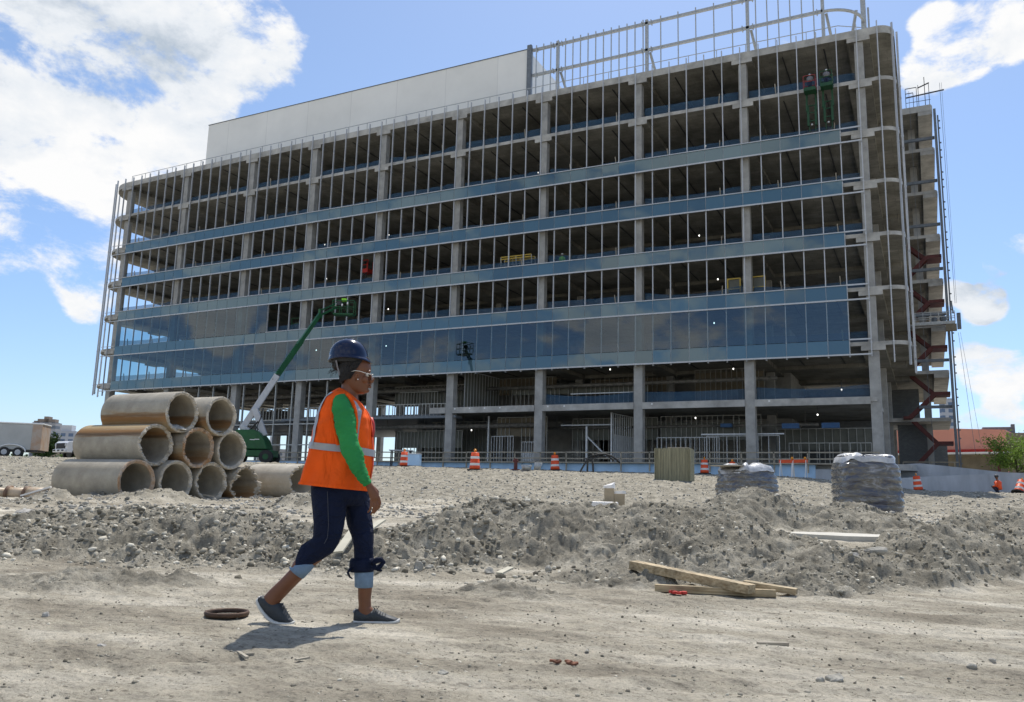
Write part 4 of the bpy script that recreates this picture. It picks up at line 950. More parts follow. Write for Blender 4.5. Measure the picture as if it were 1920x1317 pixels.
b = MB(); b.tube([(g[0]+w[0]*x, g[1]+w[1]*x, g[2]+z) for x, z in ((-.3, .95), (.1, 1.08), (.5, 1.12), (.9, 1.0), (1.2, .8), (1.35, .62))], .055); b.tube([(g[0]+w[0]*x, g[1]+w[1]*x, g[2]+z) for x, z in ((-.2, .9), (.2, .95), (.7, 1.0), (1.0, .75))], .045); b.build('hose', MT['black'], r_, smooth=True)
def bucket(px, v, label, r=.2, h=.4, m='galv', lean=0):
    P = atv(px, 880, v); g = np.array([P[0], P[1], gz(P[0], P[1])]); r_ = thing('bucket', g, label, 'bucket'); b = MB()
    b.loft([[(g[0]+q*math.cos(2*PI*j/14)+lean*z, g[1]+q*math.sin(2*PI*j/14), g[2]+z) for j in range(14)] for q, z in ((r*.75, 0), (r, h), (r*.94, h), (r*.7, .03))]); b.build('body', MT[m], r_, smooth=True)
    b = MB(); b.tube([(g[0]+r*math.cos(t)+lean*h, g[1], g[2]+h+r*.6*math.sin(t)) for t in np.linspace(0, PI, 8)], .012, 5); b.build('handle', MT['darksteel'], r_)
bucket(987, 46, 'low grey tub right of the dark standpipe', .3, .3); bucket(1006, 46, 'leaning grey bucket beside the low tub', .22, .48, 'galv', .25)
P = atv(967, 870, 45.5); g = np.array([P[0], P[1], gz(P[0], P[1])]); r_ = thing('standpipe', g, 'dark reddish standpipe left of the grey tub', 'standpipe'); b = MB(); b.cyl(g, g+[0, 0, .62], .1, 12); b.build('pipe', MT['redsteel'], r_); b = MB(); b.cyl(g+[-.16, 0, .5], g+[.16, 0, .5], .06, 10); b.cyl(g+[0, 0, .0], g+[0, 0, .05], .22, 12); b.build('valve', MT['redsteel'], r_)
P = atv(777, 870, 52); g = np.array([P[0], P[1], gz(P[0], P[1])]); r_ = thing('storage_box', g+[0, 0, 0], 'pale blue-grey storage box behind the guardrail left of centre', 'storage box'); b = MB(); b.box(g+[0, 0, .45], (.75, .5, .7), .3); b.build('body', MT['blue_membrane'], r_, bevel=.02); b = MB(); b.box(g+[0, 0, .83], (.79, .54, .06), .3); b.build('lid', MT['pale_grey_paint'], r_)
# site table and tarred machine behind the small drum
P = atv(752, 850, 58); g = np.array([P[0], P[1], gz(P[0], P[1])]); r_ = thing('work_table', g, 'work table with a pale top above the small distant drum', 'table'); b = MB(); b.box(g+[0, 0, 1.15], (1.6, .8, .06), .45); b.build('table_top', MT['pale_grey_paint'], r_)
for sx in (-.65, .65):
    for sy in (-.3, .3): b = MB(); b.bar(g+[sx*.9-sy*.43, sx*.43+sy*.9, 0], g+[sx*.9-sy*.43, sx*.43+sy*.9, 1.12], .06); b.build('leg', MT['darksteel'], r_)
# concrete ramp walls at right
def wallseg(pts, y0, z0, label, th=.35, m='mw'):
    b = MB(); n = len(pts); V = [(x, y0(x), z0) for x, z in pts]+[(x, y0(x), z) for x, z in pts]; W = [(p[0], p[1]+th, p[2]) for p in V]
    A_ = V+W; F_ = []
    for i in range(n-1): F_ += [(i, i+1, n+i+1, n+i), (2*n+i+1, 2*n+i, 3*n+i, 3*n+i+1), (n+i, n+i+1, 3*n+i+1, 3*n+i)]
    F_ += [(0, n, 3*n, 2*n), (n-1, 2*n-1+0, 4*n-1, 3*n-1)]
    b.add(A_, F_); return tag(b.build('ramp_wall', MT[m], off=(pts[0][0], y0(pts[0][0]), z0)), label, 'wall')
yl = lambda x: 66.3+.05*x
P1 = onY(1675, 876, 68.2); P2 = onY(1900, 884, 68.2); P3 = onY(1725, 870, 68.2)
wallseg([(P1[0]-2, P1[2]), (P3[0], onY(1725, 869, 68.2)[2]), (onY(1885, 886, 68.2)[0], onY(1885, 886, 68.2)[2]), (14, 3.0)], lambda x: 68.2, 1.0, 'rear concrete ramp wall sloping down to the right below the pink building')
Pa = onY(1676, 899, 65.0); Pb = onY(1880, 887, 65.0); wallseg([(Pa[0]-1, Pa[2]), (Pb[0], Pb[2]), (16, Pb[2]+.1)], lambda x: 65.0, .8, 'front concrete ramp wall rising to the right behind the leaning drum')
# ---------------------------------------------------------------- machines and far things
def person_small(name_loc, h, yaw, label, shirt, pants, helmet=None, pose='stand'):
    x, y, z = name_loc; root = thing('person', name_loc, label, 'person'); s = h/1.75
    ca, sa = math.cos(yaw), math.sin(yaw)
    def p(a, b_, c_): return (x+(a*ca-b_*sa)*s, y+(a*sa+b_*ca)*s, z+c_*s)
    b = MB(); crouch = -.62 if pose == 'crouch' else 0
    hip = .92+crouch
    b.tube([p(0, 0, hip-.05), p(.02, 0, hip+.2), p(.05, 0, hip+.45), p(.06, 0, hip+.56)], [.15, .14, .19, .07], 12)
    b.tube([p(.06, 0, hip+.52), p(.08, 0, hip+.62)], .055, 8); b.ball(p(.1, 0, hip+.73), (.09*s, .08*s, .12*s), 12, 8)
    for sd in (-1, 1):
        kx = .35 if crouch else .02; kz = .5 if not crouch else .42
        b.tube([p(0, .09*sd, hip), p(kx, .1*sd, kz), p(kx*.2, .1*sd, .08), p(kx*.2+.15, .1*sd, .04)], [.09, .06, .045, .045], 8)
        b.tube([p(.05, .2*sd, hip+.46), p(.1, .26*sd, hip+.2), p(.32, .2*sd, hip+.15)], [.055, .045, .035], 8)
        for f_ in range(5): b.tube([p(.32, (.2+.012*(f_-2))*sd, hip+.15), p(.40, (.2+.014*(f_-2))*sd, hip+.13)], .009, 5)
    o = b.build('body', MT['skin'], root, smooth=True); r = o.modifiers.new('r', 'REMESH'); r.mode = 'VOXEL'; r.voxel_size = .018
    b = MB(); b.tube([p(0, 0, hip-.02), p(.02, 0, hip+.2), p(.05, 0, hip+.42), p(.06, 0, hip+.55)], [.18, .18, .22, .1], 12)
    for sd in (-1, 1): b.tube([p(.05, .2*sd, hip+.47), p(.1, .27*sd, hip+.2), p(.24, .22*sd, hip+.17)], [.08, .065, .055], 8)
    b.build('shirt', MT[shirt], root, smooth=True); b = MB()
    for sd in (-1, 1):
        kx = .35 if crouch else .02; b.tube([p(0, .08*sd, hip+.02), p(kx, .1*sd, .5), p(kx*.2, .1*sd, .1)], [.12, .085, .075], 8)
    b.build('trousers', MT[pants], root, smooth=True)
    b = MB(); b.ball(p(.1, 0, hip+.80), (.125*s, .115*s, .10*s), 12, 8); b.build('helmet', MT[helmet or 'white_paint'], root, smooth=True)
MT['skin'] = mat('skin', (.175, .066, .028), .48, var=.1, scale=12, spec=.45)
MT['skin2'] = MT['skin']; MT['denim'] = mat('denim', (.014, .022, .055), .85, var=.25, scale=9)
MT['grey_cloth'] = mat('grey_cloth', (.2, .2, .22), .9)

# boom lift
L0 = atv(474, 862, 63); zg = gz(L0[0], L0[1]); L0[2] = zg
bl = thing('boom_lift', L0, 'green boom lift with a long white and green arm raised beside the facade', 'boom lift')
w1 = uvw(1, 0); w2 = uvw(0, 1)
def o3(a, b_, c_): return (L0[0]+w1[0]*a+w2[0]*b_, L0[1]+w1[1]*a+w2[1]*b_, L0[2]+c_)
rzv = math.atan2(w1[1], w1[0])
b = MB(); b.box(o3(0, 0, .75), (3.4, 1.5, .5), rzv); b.build('chassis', MT['green_paint'], bl, bevel=.05)
for a in (-1.25, 1.25):
    for c_ in (-.95, .95):
        b = MB(); b.cyl(o3(a, c_-.18, .5), o3(a, c_+.18, .5), .5, 18); whl = b.build('wheel', MT['tyre'], bl); b = MB(); b.cyl(o3(a, c_-.2, .5), o3(a, c_+.2, .5), .22, 12); b.build('rim', MT['green_paint'], whl)
b = MB(); sec = [(-1.3, 1.05), (1.25, 1.05), (1.0, 1.75), (.55, 2.3), (.1, 2.5), (-1.2, 2.45)]
Lf = [o3(a, -.85, c_) for a, c_ in sec]; Rt = [o3(a, .85, c_) for a, c_ in sec]; b.loft([Lf, Rt]); b.build('turret', MT['green_paint'], bl, bevel=.06)
b = MB()
for a in (-.1, .25): b.box(o3(a+.2, -.87, 1.75+a*.1), (.35, .02, .05), rzv)
b.build('decal', MT['white_paint'], bl)
pb = atv(453, 806, 63.2); pe = atv(520, 704, 63.6); pt = atv(601, 588, 66.5)
b = MB(); b.bar(o3(.75, 0, 2.1), o3(-.15, 0, 4.15), .3, .45); b.bar(o3(.1, 0, 2.2), tuple(pb+[.1, 0, .2]), .3, .3); b.build('riser', MT['pale_grey_paint'], bl, bevel=.03)
b = MB(); b.bar(tuple(pb), tuple(pe), .32, .46); b.build('lower_boom', MT['pale_grey_paint'], bl, bevel=.03)
b = MB(); b.bar(tuple(pe+(pb-pe)*.10), tuple(pe+(pt-pe)*.02), .3, .3); b.build('boom_collar', MT['darksteel'], bl)
b = MB(); b.bar(tuple(pe), tuple(pe+(pt-pe)*.55), .26, .37); b.bar(tuple(pe+(pt-pe)*.53), tuple(pt), .2, .3)
for i in range(16):
    q = pe+(pt-pe)*(.04+i*.028); d_ = (pt-pe)/np.linalg.norm(pt-pe); b.bar(tuple(q-w3 if False else q+np.array([0, -.19, 0])), tuple(q+d_*.12+np.array([0, -.19, 0])), .05, .2)
b.build('upper_boom', MT['green_paint'], bl)
pj = atv(601, 588, 66.5); pk = atv(632, 574, 68); b = MB(); b.bar(tuple(pj+[0, 0, .25]), tuple(pk+[0, 0, .25]), .1, .12); b.bar(tuple(pj-[0, 0, .15]), tuple(pk-[0, 0, .1]), .14, .16); b.bar(tuple(pj+[0, 0, .35]), tuple(pj-[0, 0, .4]), .2, .35); b.build('jib', MT['green_paint'], bl)
b = MB(); b.bar(tuple(pj+[0, 0, .3]), tuple(pj-[.1, 0, .35]), .3, .2); b.cyl(tuple(pb+[.5, 0, -.3]), tuple(pb+[1.6, 0, .6]), .07, 8); b.tube([tuple(pb+np.array([x, 0, z])) for x, z in ((.2, -.2), (.7, -.55), (1.3, -.2), (1.8, .8), (2.0, 1.6))], .04, 6); b.build('hose', MT['darksteel'], bl)
bc = atv(645, 583, 68.3); ba = thing('work_platform', bc, 'x', 'x'); 
bpy.data.objects.remove(ba)
b = MB(); w = w1
b.box((bc[0], bc[1], bc[2]-.35), (1.7, .8, .14), rzv)
b.build('platform_floor', MT['green_paint'], bl, bevel=.03); b = MB()
def pc(a, b_, c_): return (bc[0]+w1[0]*a+w2[0]*b_, bc[1]+w1[1]*a+w2[1]*b_, bc[2]-.3+c_)
for z in (.55, 1.1):
    for q, r in (((-.9, -.4), (.9, -.4)), ((.9, -.4), (.9, .4)), ((.9, .4), (-.9, .4)), ((-.9, .4), (-.9, -.4))): b.bar(pc(*q, z), pc(*r, z), .05)
for a in (-.9, -.3, .3, .9):
    for c_ in (-.4, .4): b.bar(pc(a, c_, 0), pc(a, c_, 1.1), .05)
b.build('platform_rail', MT['green_paint'], bl)
b = MB(); b.box(pc(-.35, -.3, .85), (.35, .3, .3), rzv); b.build('control_box', MT['darksteel'], bl)
b = MB()
for a, c_ in ((-.65, .75), (-.1, .7), (.35, .85)): b.ball(pc(a, -.45, c_), (.09, .05, .12), 8, 6)
b.build('platform_lamp', MT['white_paint'], bl, smooth=True)
b = MB(); b.box(pc(-.05, .1, 1.25), (.4, .3, .22), rzv); b.build('lime_case', MT['lime'], bl)
# scissor / spider lifts on the sixth floor
def mini_lift(x, label, zoff, redrail):
    y = FY(x)+.15; z = zS(4); base = (x, y+.5, z); root = thing('mast_lift', base, label, 'lift')
    b = MB(); b.box((x, y+.6, z+.25), (.75, 1.1, .3)); b.build('base', MT['darksteel'], root); b = MB()
    for sx in (-.35, .35):
        for sy in (.1, 1.1): b.cyl((x+sx-.06, y+sy, z+.16), (x+sx+.06, y+sy, z+.16), .16, 10)
    b.build('wheel', MT['tyre'], root); b = MB(); b.ball((x, y-.02, z+.95), .08, 8, 6); b.build('lamp', MT['pale_grey_paint'], root)
    b = MB()
    for sx in (-.22, .22):
        b.bar((x+sx, y+.5, z+.4), (x+sx*1.1, y+.35, z+1.3+zoff), .08); b.bar((x+sx*1.3, y+.3, z+1.0+zoff), (x+sx*1.3, y+.25, z+2.7+zoff), .17, .2); b.bar((x+sx*1.7, y+.2, z+2.2+zoff), (x+sx*1.5, y+.1, z+3.55+zoff), .14, .2)
    for zz in (1.4, 2.1, 2.7): b.bar((x-.3, y+.28, z+zz+zoff), (x+.3, y+.28, z+zz+zoff), .07)
    b.build('mast', MT['dark_green'], root)
    b = MB(); b.bb(x-.45, x+.45, y-.85, y-.05, z+3.5+zoff, z+3.78+zoff); b.build('platform_floor', MT['dark_green'], root)
    b = MB()
    for zz in (4.25, 4.75): b.bar((x-.45, y-.85, z+zz+zoff), (x+.45, y-.85, z+zz+zoff), .05); b.bar((x-.45, y-.05, z+zz+zoff), (x+.45, y-.05, z+zz+zoff), .05)
    for sx in (-.45, .45):
        for sy in (-.85, -.05): b.bar((x+sx, y+sy, z+3.7+zoff), (x+sx, y+sy, z+4.75+zoff), .05)
    b.build('platform_rail', MT['dark_red' if redrail else 'dark_green'], root)
    return (x, y-.42, z+3.78+zoff)
xl = onY(1522, 200, 65.9)[0]; q = mini_lift(xl, 'left of the two green mast lifts high up at right, with a red rail', 0, True); person_small(q, 1.3, PI/2, 'worker in grey on the left lift high up at right, white helmet', 'grey_cloth', 'denim', 'pale_grey_paint')
xl = onY(1553, 200, 65.9)[0]; q = mini_lift(xl, 'right of the two green mast lifts high up at right, with green rails', .15, False); person_small(q, 1.3, PI/2, 'worker bending over on the right lift high up at right', 'grey_cloth', 'denim')
# red lift
x = onY(694, 415, 68)[0]; r_ = thing('scissor_lift', (x, 68, zS(2)), 'small red lift beside a column on an upper floor left of centre', 'lift'); b = MB(); z = zS(2)
b.bb(x-.4, x+.4, 67.5, 68.5, z+2.1, z+2.5); b.build('platform_floor', MT['red'], r_); b = MB()
for sx in (-.4, .4): b.bar((x+sx, 67.5, z+2.4), (x+sx, 67.5, z+3.4), .06); b.bar((x+sx, 68.4, z+2.4), (x+sx, 68.4, z+3.4), .06)
for zz in (2.9, 3.4): b.bar((x-.4, 67.5, z+zz), (x+.4, 67.5, z+zz), .06)
b.build('platform_rail', MT['red'], r_); b = MB()
for i in range(4):
    za, zb_ = z+.3+i*.45, z+.75+i*.45; b.bar((x-.3, 67.6, za), (x+.3, 67.6, zb_), .07); b.bar((x+.3, 67.6, za), (x-.3, 67.6, zb_), .07)
b.bb(x-.42, x+.42, 67.4, 68.6, z+.05, z+.35); b.build('scissor', MT['darksteel'], r_)
# green frame in the opening left of the boom
x = onY(557, 600, 67)[0]; z = zS(1)-4.18; r_ = thing('scissor_lift', (x, 67, zS(0)), 'green lift platform inside the opening left of the raised boom', 'lift'); z = zS(1); b = MB()
for sx in (-.7, .7): b.bar((x+sx, 67, z+.2), (x+sx, 67, z+1.9), .07)
for zz in (.7, 1.3, 1.9): b.bar((x-.7, 67, z+zz), (x+.7, 67, z+zz), .07)
b.build('platform_rail', MT['green_paint'], r_); b = MB(); b.bb(x-.7, x+.7, 66.9, 67.6, z+.04, z+.7); b.build('base', MT['greysteel'], r_)
# yellow scaffold, worker, pallets of boards
xa, xb = onY(942, 485, 67.2)[0], onY(999, 480, 67.2)[0]; z = zS(2); r_ = thing('scaffold', ((xa+xb)/2, 67.2, z), 'yellow trestle scaffold on an upper floor near the middle column', 'scaffold'); b = MB()
for y in (66.9, 67.7):
    for zz in (1.55, 1.75): b.bar((xa, y, z+zz), (xb, y, z+zz), .09)
b.build('top_rail', MT['yellow'], r_); b = MB()
for t in (0, .27, .5, 1):
    for y in (66.9, 67.7): xx = xa+(xb-xa)*t; b.bar((xx+.1, y, z), (xx, y, z+1.75), .08)
b.bar((xa, 67, z+1.0), (xb, 67, z+1.0), .06); b.build('frame', MT['stud'], r_)
x = onY(1053, 482, 67.2)[0]; person_small((x, 67.3, zS(2)), 1.6, PI*.6, 'worker in a lime shirt standing on an upper floor near the middle', 'lime', 'denim')
for xp, l in ((1378, 'crate of boards with green sheeting left of the column'), (1424, 'crate of boards with white wrapped parts right of the column')):
    x = onY(xp, 540, 67.3)[0]; z = zS(1)+.05; r_ = thing('material_crate', (x, 67.4, z), l, 'crate'); b = MB(); b.bb(x-.42, x+.42, 67.0, 67.9, z+.1, z+.85); b.bb(x-.42, x+.42, 67.0, 67.9, z+.98, z+1.7); b.build('sheets', MT['crate_green'] if 'crate_green' in MT else MT['gyp'], r_); b = MB()
    for sx in (-.5, .5): b.bar((x+sx, 66.95, z), (x+sx, 66.95, z+1.8), .1)
    for zz in (.05, .92, 1.78): b.bar((x-.55, 66.94, z+zz), (x+.55, 66.94, z+zz), .06, .09)
    b.build('frame', MT['yellow'], r_)
# dark stacked material on the lower floor at left
for xp, l in ((506, 'left dark stack of material on the second floor behind the stud balustrade'), (528, 'right dark stack of material on the second floor behind the stud balustrade')):
    P = onY(xp, 770, 84); r_ = MB()
    for i in range(9): r_.box((P[0]+random.uniform(-.1, .1), 84, 8.45+i*.3), (2.2+random.uniform(-.2, .2), 1.2, .26), random.uniform(-.06, .06))
    tag(r_.build('material_stack', MT['darksteel'], off=(P[0], 84, 8.3)), l, 'stack')
# lamps hanging under slabs: every one seen as a small white dot
LAMPS = [(1323, 274, 'under the slab over the top glass band at right'), (1311, 442, 'above the third glass band near the right column pair'), (1346, 524, 'left of the board crates'), (1339, 606, 'behind the dark lower glass at right'), (1144, 693, 'under the lowest glass band right of the long duct'), (1375, 692, 'under the lowest glass band at the column of the darker pallet'), (1304, 784, 'over the ground floor behind the wooden crate'), (1533, 778, 'over the ground floor near the rightmost columns'), (1578, 731, 'over the second floor near the rightmost columns'),
         (729, 441, 'beside the red lift'), (609, 459, 'on the third open floor left of the red lift'), (865, 425, 'on the fourth open floor left of the middle'), (857, 640, 'behind the lower glass left of centre'), (724, 649, 'behind the lower glass right of the helmet'), (593, 657, 'behind the lower glass left of the helmet'), (884, 807, 'over the dark ground floor doorway'), (1009, 324, 'on the fifth open floor by a column'), (612, 523, 'on the second open floor right of the boom'), (728, 580, 'above the lower glass right of the boom basket')]
for px, py, l in LAMPS:
    P = onY(px, py, 68.6); r_ = thing('work_light', P, 'lit work lamp hanging '+l, 'lamp', 'work lamps hanging under the slabs'); b = MB(); b.ball(P, (.055, .055, .075), 10, 7); b.build('bulb', MT['bulb'], r_, smooth=True); b = MB(); b.cyl(P+[0, 0, .1], P+[0, 0, .75], .025, 6); b.cyl(P+[0, 0, .1], P+[0, 0, .2], .05, 8); b.build('cord', MT['darksteel'], r_)
# swing stage
s0 = onY(1716, 606, 80.4); s1 = onY(1791, 606, 80.4); sc = (s0+s1)/2; st = thing('suspended_platform', sc, 'suspended work platform hanging by cables across the stair bay', 'suspended platform')
xa, xb = s0[0]-.6, s1[0]; z = sc[2]-.15
b = MB(); b.bb(xa, xb, 80, 80.8, z-.06, z+.06); b.bb(xa, xb, 79.98, 80.0, z+.06, z+.2); b.build('platform_floor', MT['galv'], st); b = MB()
for x in np.linspace(xa, xb, 7): b.bar((x, 80, z), (x, 80, z+1.05), .05); b.bar((x, 80.8, z), (x, 80.8, z+1.05), .05)
for zz in (.6, 1.05): b.bar((xa, 80, z+zz), (xb, 80, z+zz), .05); b.bar((xa, 80.8, z+zz), (xb, 80.8, z+zz), .05)
b.build('platform_rail', MT['galv'], st); b = MB(); b.bb(xb-.75, xb+.1, 80.05, 80.7, z-.62, z-.07); b.build('motor_box', MT['gyp2'], st); b = MB(); b.bb(xb+.15, xb+.45, 80.2, 80.6, z-.5, z+.9); b.bar((xb-.1, 80.4, z+.9), (xb-.2, 80.4, z+1.9), .12); b.ball((xb-.9, 80.4, z+.5), (.3, .25, .3), 8, 6); b.ball((xb-1.6, 80.4, z+.4), (.25, .2, .35), 8, 6); b.build('hoist', MT['greysteel'], st)
b = MB(); tp = onY(1764, 176, 80.6)
b.cyl((tp[0], 80.4, z+1.8), (tp[0]-.05, 80.4, 39.1), .018, 5); b.cyl((tp[0]+.12, 80.4, z+1.8), (tp[0]+.1, 80.4, 39.1), .012, 5); b.cyl((xa+1.2, 80.4, z+1), (xa+1.2, 80.4, 38.8), .015, 5); b.cyl((tp[0]+.1, 80.4, z-.8), (tp[0]+.75, 80.0, 5.2), .015, 5); b.cyl((tp[0]+.25, 80.4, z-.8), (tp[0]+1.2, 80.0, 6), .012, 5); b.cyl((xa+1.2, 80.4, z), (xa+1.5, 80.4, 4.4), .018, 5); b.build('cable', MT['greysteel'], st)

# trailer
T0 = atv(73, 858, 62); zt = gz(T0[0], T0[1]); tl = thing('cargo_trailer', (T0[0], T0[1], zt), 'pale grey enclosed trailer with brown stained rear at the left edge', 'trailer')
tx = -np.array(uvw(1, .25)); tx = tx/np.linalg.norm(tx); ty = np.array([-tx[1], tx[0]]); trz = math.atan2(tx[1], tx[0])
def tp_(a, b_, c_): return (T0[0]+tx[0]*a+ty[0]*b_, T0[1]+tx[1]*a+ty[1]*b_, zt+c_)
MT['trailer'] = mat('trailer_skin', (.42, .43, .42), .5, .1, var=.1, scale=.8); MT['trailer_stain'] = mat('stained_door', (.40, .24, .14), .7, col2=(.45, .42, .38), scale=1.2)
b = MB(); b.box(tp_(3.6, -1.1, 1.5), (5.9, 2.1, 1.9), trz); b.build('box_body', MT['trailer'], tl, bevel=.04); b = MB(); b.box(tp_(.33, -1.1, 1.5), (.66, 2.12, 1.88), trz); b.build('stained_panel', MT['trailer_stain'], tl); b = MB(); b.box(tp_(3.3, -1.1, 2.5), (6.7, 2.2, .1), trz); b.build('roof', MT['white_paint'], tl, bevel=.03)
for a in (1.45, 2.35):
    b = MB(); b.cyl(tp_(a, .05, .36), tp_(a, -.2, .36), .36, 18); wh = b.build('wheel', MT['tyre'], tl); b = MB(); b.cyl(tp_(a, .07, .36), tp_(a, -.2, .36), .2, 14); b.build('rim', MT['pale_grey_paint'], wh)
b = MB(); b.tube([tp_(1.45+.45+.95*math.cos(t), .03, .42+.5*math.sin(t)) for t in np.linspace(0, PI, 12)], .05, 6); b.build('mudguard', MT['white_paint'], tl)
b = MB(); b.box(tp_(3.5, -1.1, .5), (6.6, 2.0, .14), trz); b.build('chassis', MT['darksteel'], tl)
# pickup truck
K0 = atv(112, 858, 69); zt = gz(K0[0], K0[1]); tk = thing('pickup_truck', (K0[0], K0[1], zt), 'white pickup truck with black grille parked between the trailer and the pipes', 'truck')
fx = -np.array(uvw(.62, .78)); fx /= np.linalg.norm(fx)      # truck nose towards us, body away to the right
fx = np.array(uvw(-.62, -.785)); fy = np.array([-fx[1], fx[0]])
def kp(a, b_, c_): a, b_, c_ = a*1.12, b_*1.08, c_*1.16; return (K0[0]+fx[0]*a+fy[0]*b_, K0[1]+fx[1]*a+fy[1]*b_, zt+c_)
b = MB(); prof = [(0, .5), (0, 1.15), (-.15, 1.3), (-1.4, 1.4), (-2.2, 1.95), (-3.6, 1.98), (-3.9, 1.4), (-6, 1.4), (-6, .5)]
b.loft([[kp(a, s, c_) for a, c_ in prof] for s in (-1.0, -.94, .94, 1.0)] if False else [[kp(a, -1.0, c_) for a, c_ in prof], [kp(a, 1.0, c_) for a, c_ in prof]]); b.build('body', MT['white_paint'], tk, bevel=.05)
b = MB(); b.add([kp(-1.45, -.85, 1.43), kp(-1.45, .85, 1.43), kp(-2.15, .8, 1.92), kp(-2.15, -.8, 1.92)], [(0, 1, 2, 3)]); b.add([kp(-2.3, 1.01, 1.42), kp(-3.5, 1.01, 1.42), kp(-3.45, 1.01, 1.88), kp(-2.5, 1.01, 1.88)], [(0, 1, 2, 3)]); b.build('window', MT['black'], tk)
b = MB(); b.bar(kp(.02, -.72, .97), kp(.02, .72, .97), .06, .44, (0, 0, 1)); b.build('grille', MT['black'], tk)
for s in (-.82, .82): b = MB(); b.bar(kp(.02, s-.1, 1.05), kp(.02, s+.1, 1.05), .07, .22); b.build('headlight', MT['pale_grey_paint'], tk)
b = MB(); b.bar(kp(.08, -1, .62), kp(.08, 1, .62), .16, .24); b.build('bumper', MT['white_paint'], tk, bevel=.03); b = MB()
for s in (-.7, 0, .7): b.bar(kp(.17, s-.16, .64), kp(.17, s+.16, .64), .03, .1)
b.build('bumper_slot', MT['black'], tk)
for a in (-1.0, -4.8):
    for s in (-.98, .98): b = MB(); b.cyl(kp(a, s-.12, .42), kp(a, s+.12, .42), .42, 18); wh = b.build('wheel', MT['tyre'], tk); b = MB(); b.cyl(kp(a, s-.13, .42), kp(a, s+.13, .42), .23, 12); b.build('rim', MT['pale_grey_paint'], wh)
for s in (-1.02, 1.02): b = MB(); b.tube([kp(-1.0+.55*math.cos(t), s, .42+.58*math.sin(t)) for t in np.linspace(0, PI, 10)], .07, 6); b.build('wheel_arch', MT['black'], tk)
# far town
def facade_mat(name, wall, glass, sx, sz):
    m, t, b = nt(name); L = t.links; tc = N(t, 'ShaderNodeTexCoord'); mp = N(t, 'ShaderNodeMapping'); mp.inputs['Rotation'].default_value = (PI/2, 0, 0)
    L.new(tc.outputs['Object'], mp.inputs[0]); br = N(t, 'ShaderNodeTexBrick'); br.offset = 0; br.inputs['Scale'].default_value = 1; br.inputs['Brick Width'].default_value = sx; br.inputs['Row Height'].default_value = sz; br.inputs['Mortar Size'].default_value = .8
    br.inputs['Color1'].default_value = glass+(1,); br.inputs['Color2'].default_value = tuple(k*1.3 for k in glass)+(1,); br.inputs['Mortar'].default_value = wall+(1,); L.new(mp.outputs[0], br.inputs['Vector']); L.new(br.outputs[0], b.inputs['Base Color']); b.inputs['Roughness'].default_value = .7; return m
MT['fac1'] = facade_mat('grey_tower_facade', (.30, .30, .31), (.10, .12, .15), 5, 3.4); MT['fac2'] = facade_mat('blue_block_facade', (.36, .38, .42), (.08, .12, .19), 4, 3.4)
def far_b(x0, x1, ytop, ybot, v, label, m, ex=()):
    Pl = atv(x0, ybot, v); Pr = atv(x1, ybot, v); t_ = atv((x0+x1)/2, ytop, v); c = (Pl+Pr)/2; Wd = np.linalg.norm(Pr[:2]-Pl[:2]); r_ = thing('distant_building', (c[0], c[1], 3), label, 'building'); b = MB(); b.box((c[0], c[1], (t_[2]+2)/2), (Wd, Wd*.5, t_[2]-2), rzv); b.build('wall', m, r_)
    b = MB()
    for f0, f1, dh in ex: b.box((c[0]+w1[0]*Wd*((f0+f1)/2-.5), c[1]+w1[1]*Wd*((f0+f1)/2-.5), t_[2]+dh/2), (Wd*(f1-f0), Wd*.3, dh), rzv)
    if ex: b.build('roof_block', MT['stucco2'] if m is MT['fac1'] else MT['pale_grey_paint'], r_)
far_b(60, 104, 793, 850, 520, 'grey stepped apartment tower far away between the trailer and the truck', MT['fac1'], ((.0, .25, 1), (.15, .9, 2.2), (.42, .62, 3.8)))
far_b(95, 144, 809, 850, 480, 'long bluish block far away above the truck roof', MT['fac2'], ((.38, .78, 3.4),))
far_b(82, 118, 828, 850, 300, 'low flat dark shed far away above the truck bonnet', MT['stucco2'], ((.2, .7, .7),))
far_b(499, 522, 832, 868, 700, 'pale tower block seen far away through the ground floor of the office block', MT['fac2'], ((.2, .5, 6),))
far_b(524, 545, 843, 868, 500, 'low brown block seen far away through the ground floor', MT['fac1'], ())
far_b(1770, 1792, 748, 860, 420, 'blue glass block seen through the right wing of the office block', MT['fac2'], ())
# pink store
S0 = onY(1784, 806, 124); S1 = onY(1905, 822, 112)
st = thing('store_building', (10, 120, 3), 'low pink stucco store with a white canopy at the far right', 'building')
b = MB(); A_ = np.array([-14, 126.0]); B_ = np.array([onY(1812, 806, 123)[0]+1, 123.0])
zt0 = onY(1786, 802, 124.5)[2]
xs0 = -14; p0 = (xs0, 126); p1 = (onY(1885, 812, 118)[0], 118); zb1 = onY(1885, 806, 118)[2]
b.add([(p0[0], p0[1], 2), (p1[0], p1[1], 2), (p1[0], p1[1], zb1), (p0[0], p0[1], zt0+.6), (p0[0]+3, p0[1]+14, 2), (p1[0]+3, p1[1]+14, 2), (p1[0]+3, p1[1]+14, zb1), (p0[0]+3, p0[1]+14, zt0+.6)], [(0, 1, 2, 3), (5, 4, 7, 6), (1, 5, 6, 2), (3, 2, 6, 7), (4, 0, 3, 7)]); b.build('pink_wall', MT['plaster'], st)
zc = onY(1835, 852, 121)[2]
b = MB(); b.bb(p1[0]+.02, 40, 118.6, 135, 2, zb1-.35); b.build('brown_wall', MT['stucco2'], st); b = MB(); b.bar((p0[0], p0[1]-.9, zc), (p1[0]+.3, p1[1]-.9, zc-.05), 2.2, .22); b.build('canopy', MT['white_paint'], st)
b = MB(); b.bar((p0[0], p0[1]-.1, zc+.35), (p1[0], p1[1]-.1, zc+.3), .1, .4); b.build('red_fascia', MT['red'], st)
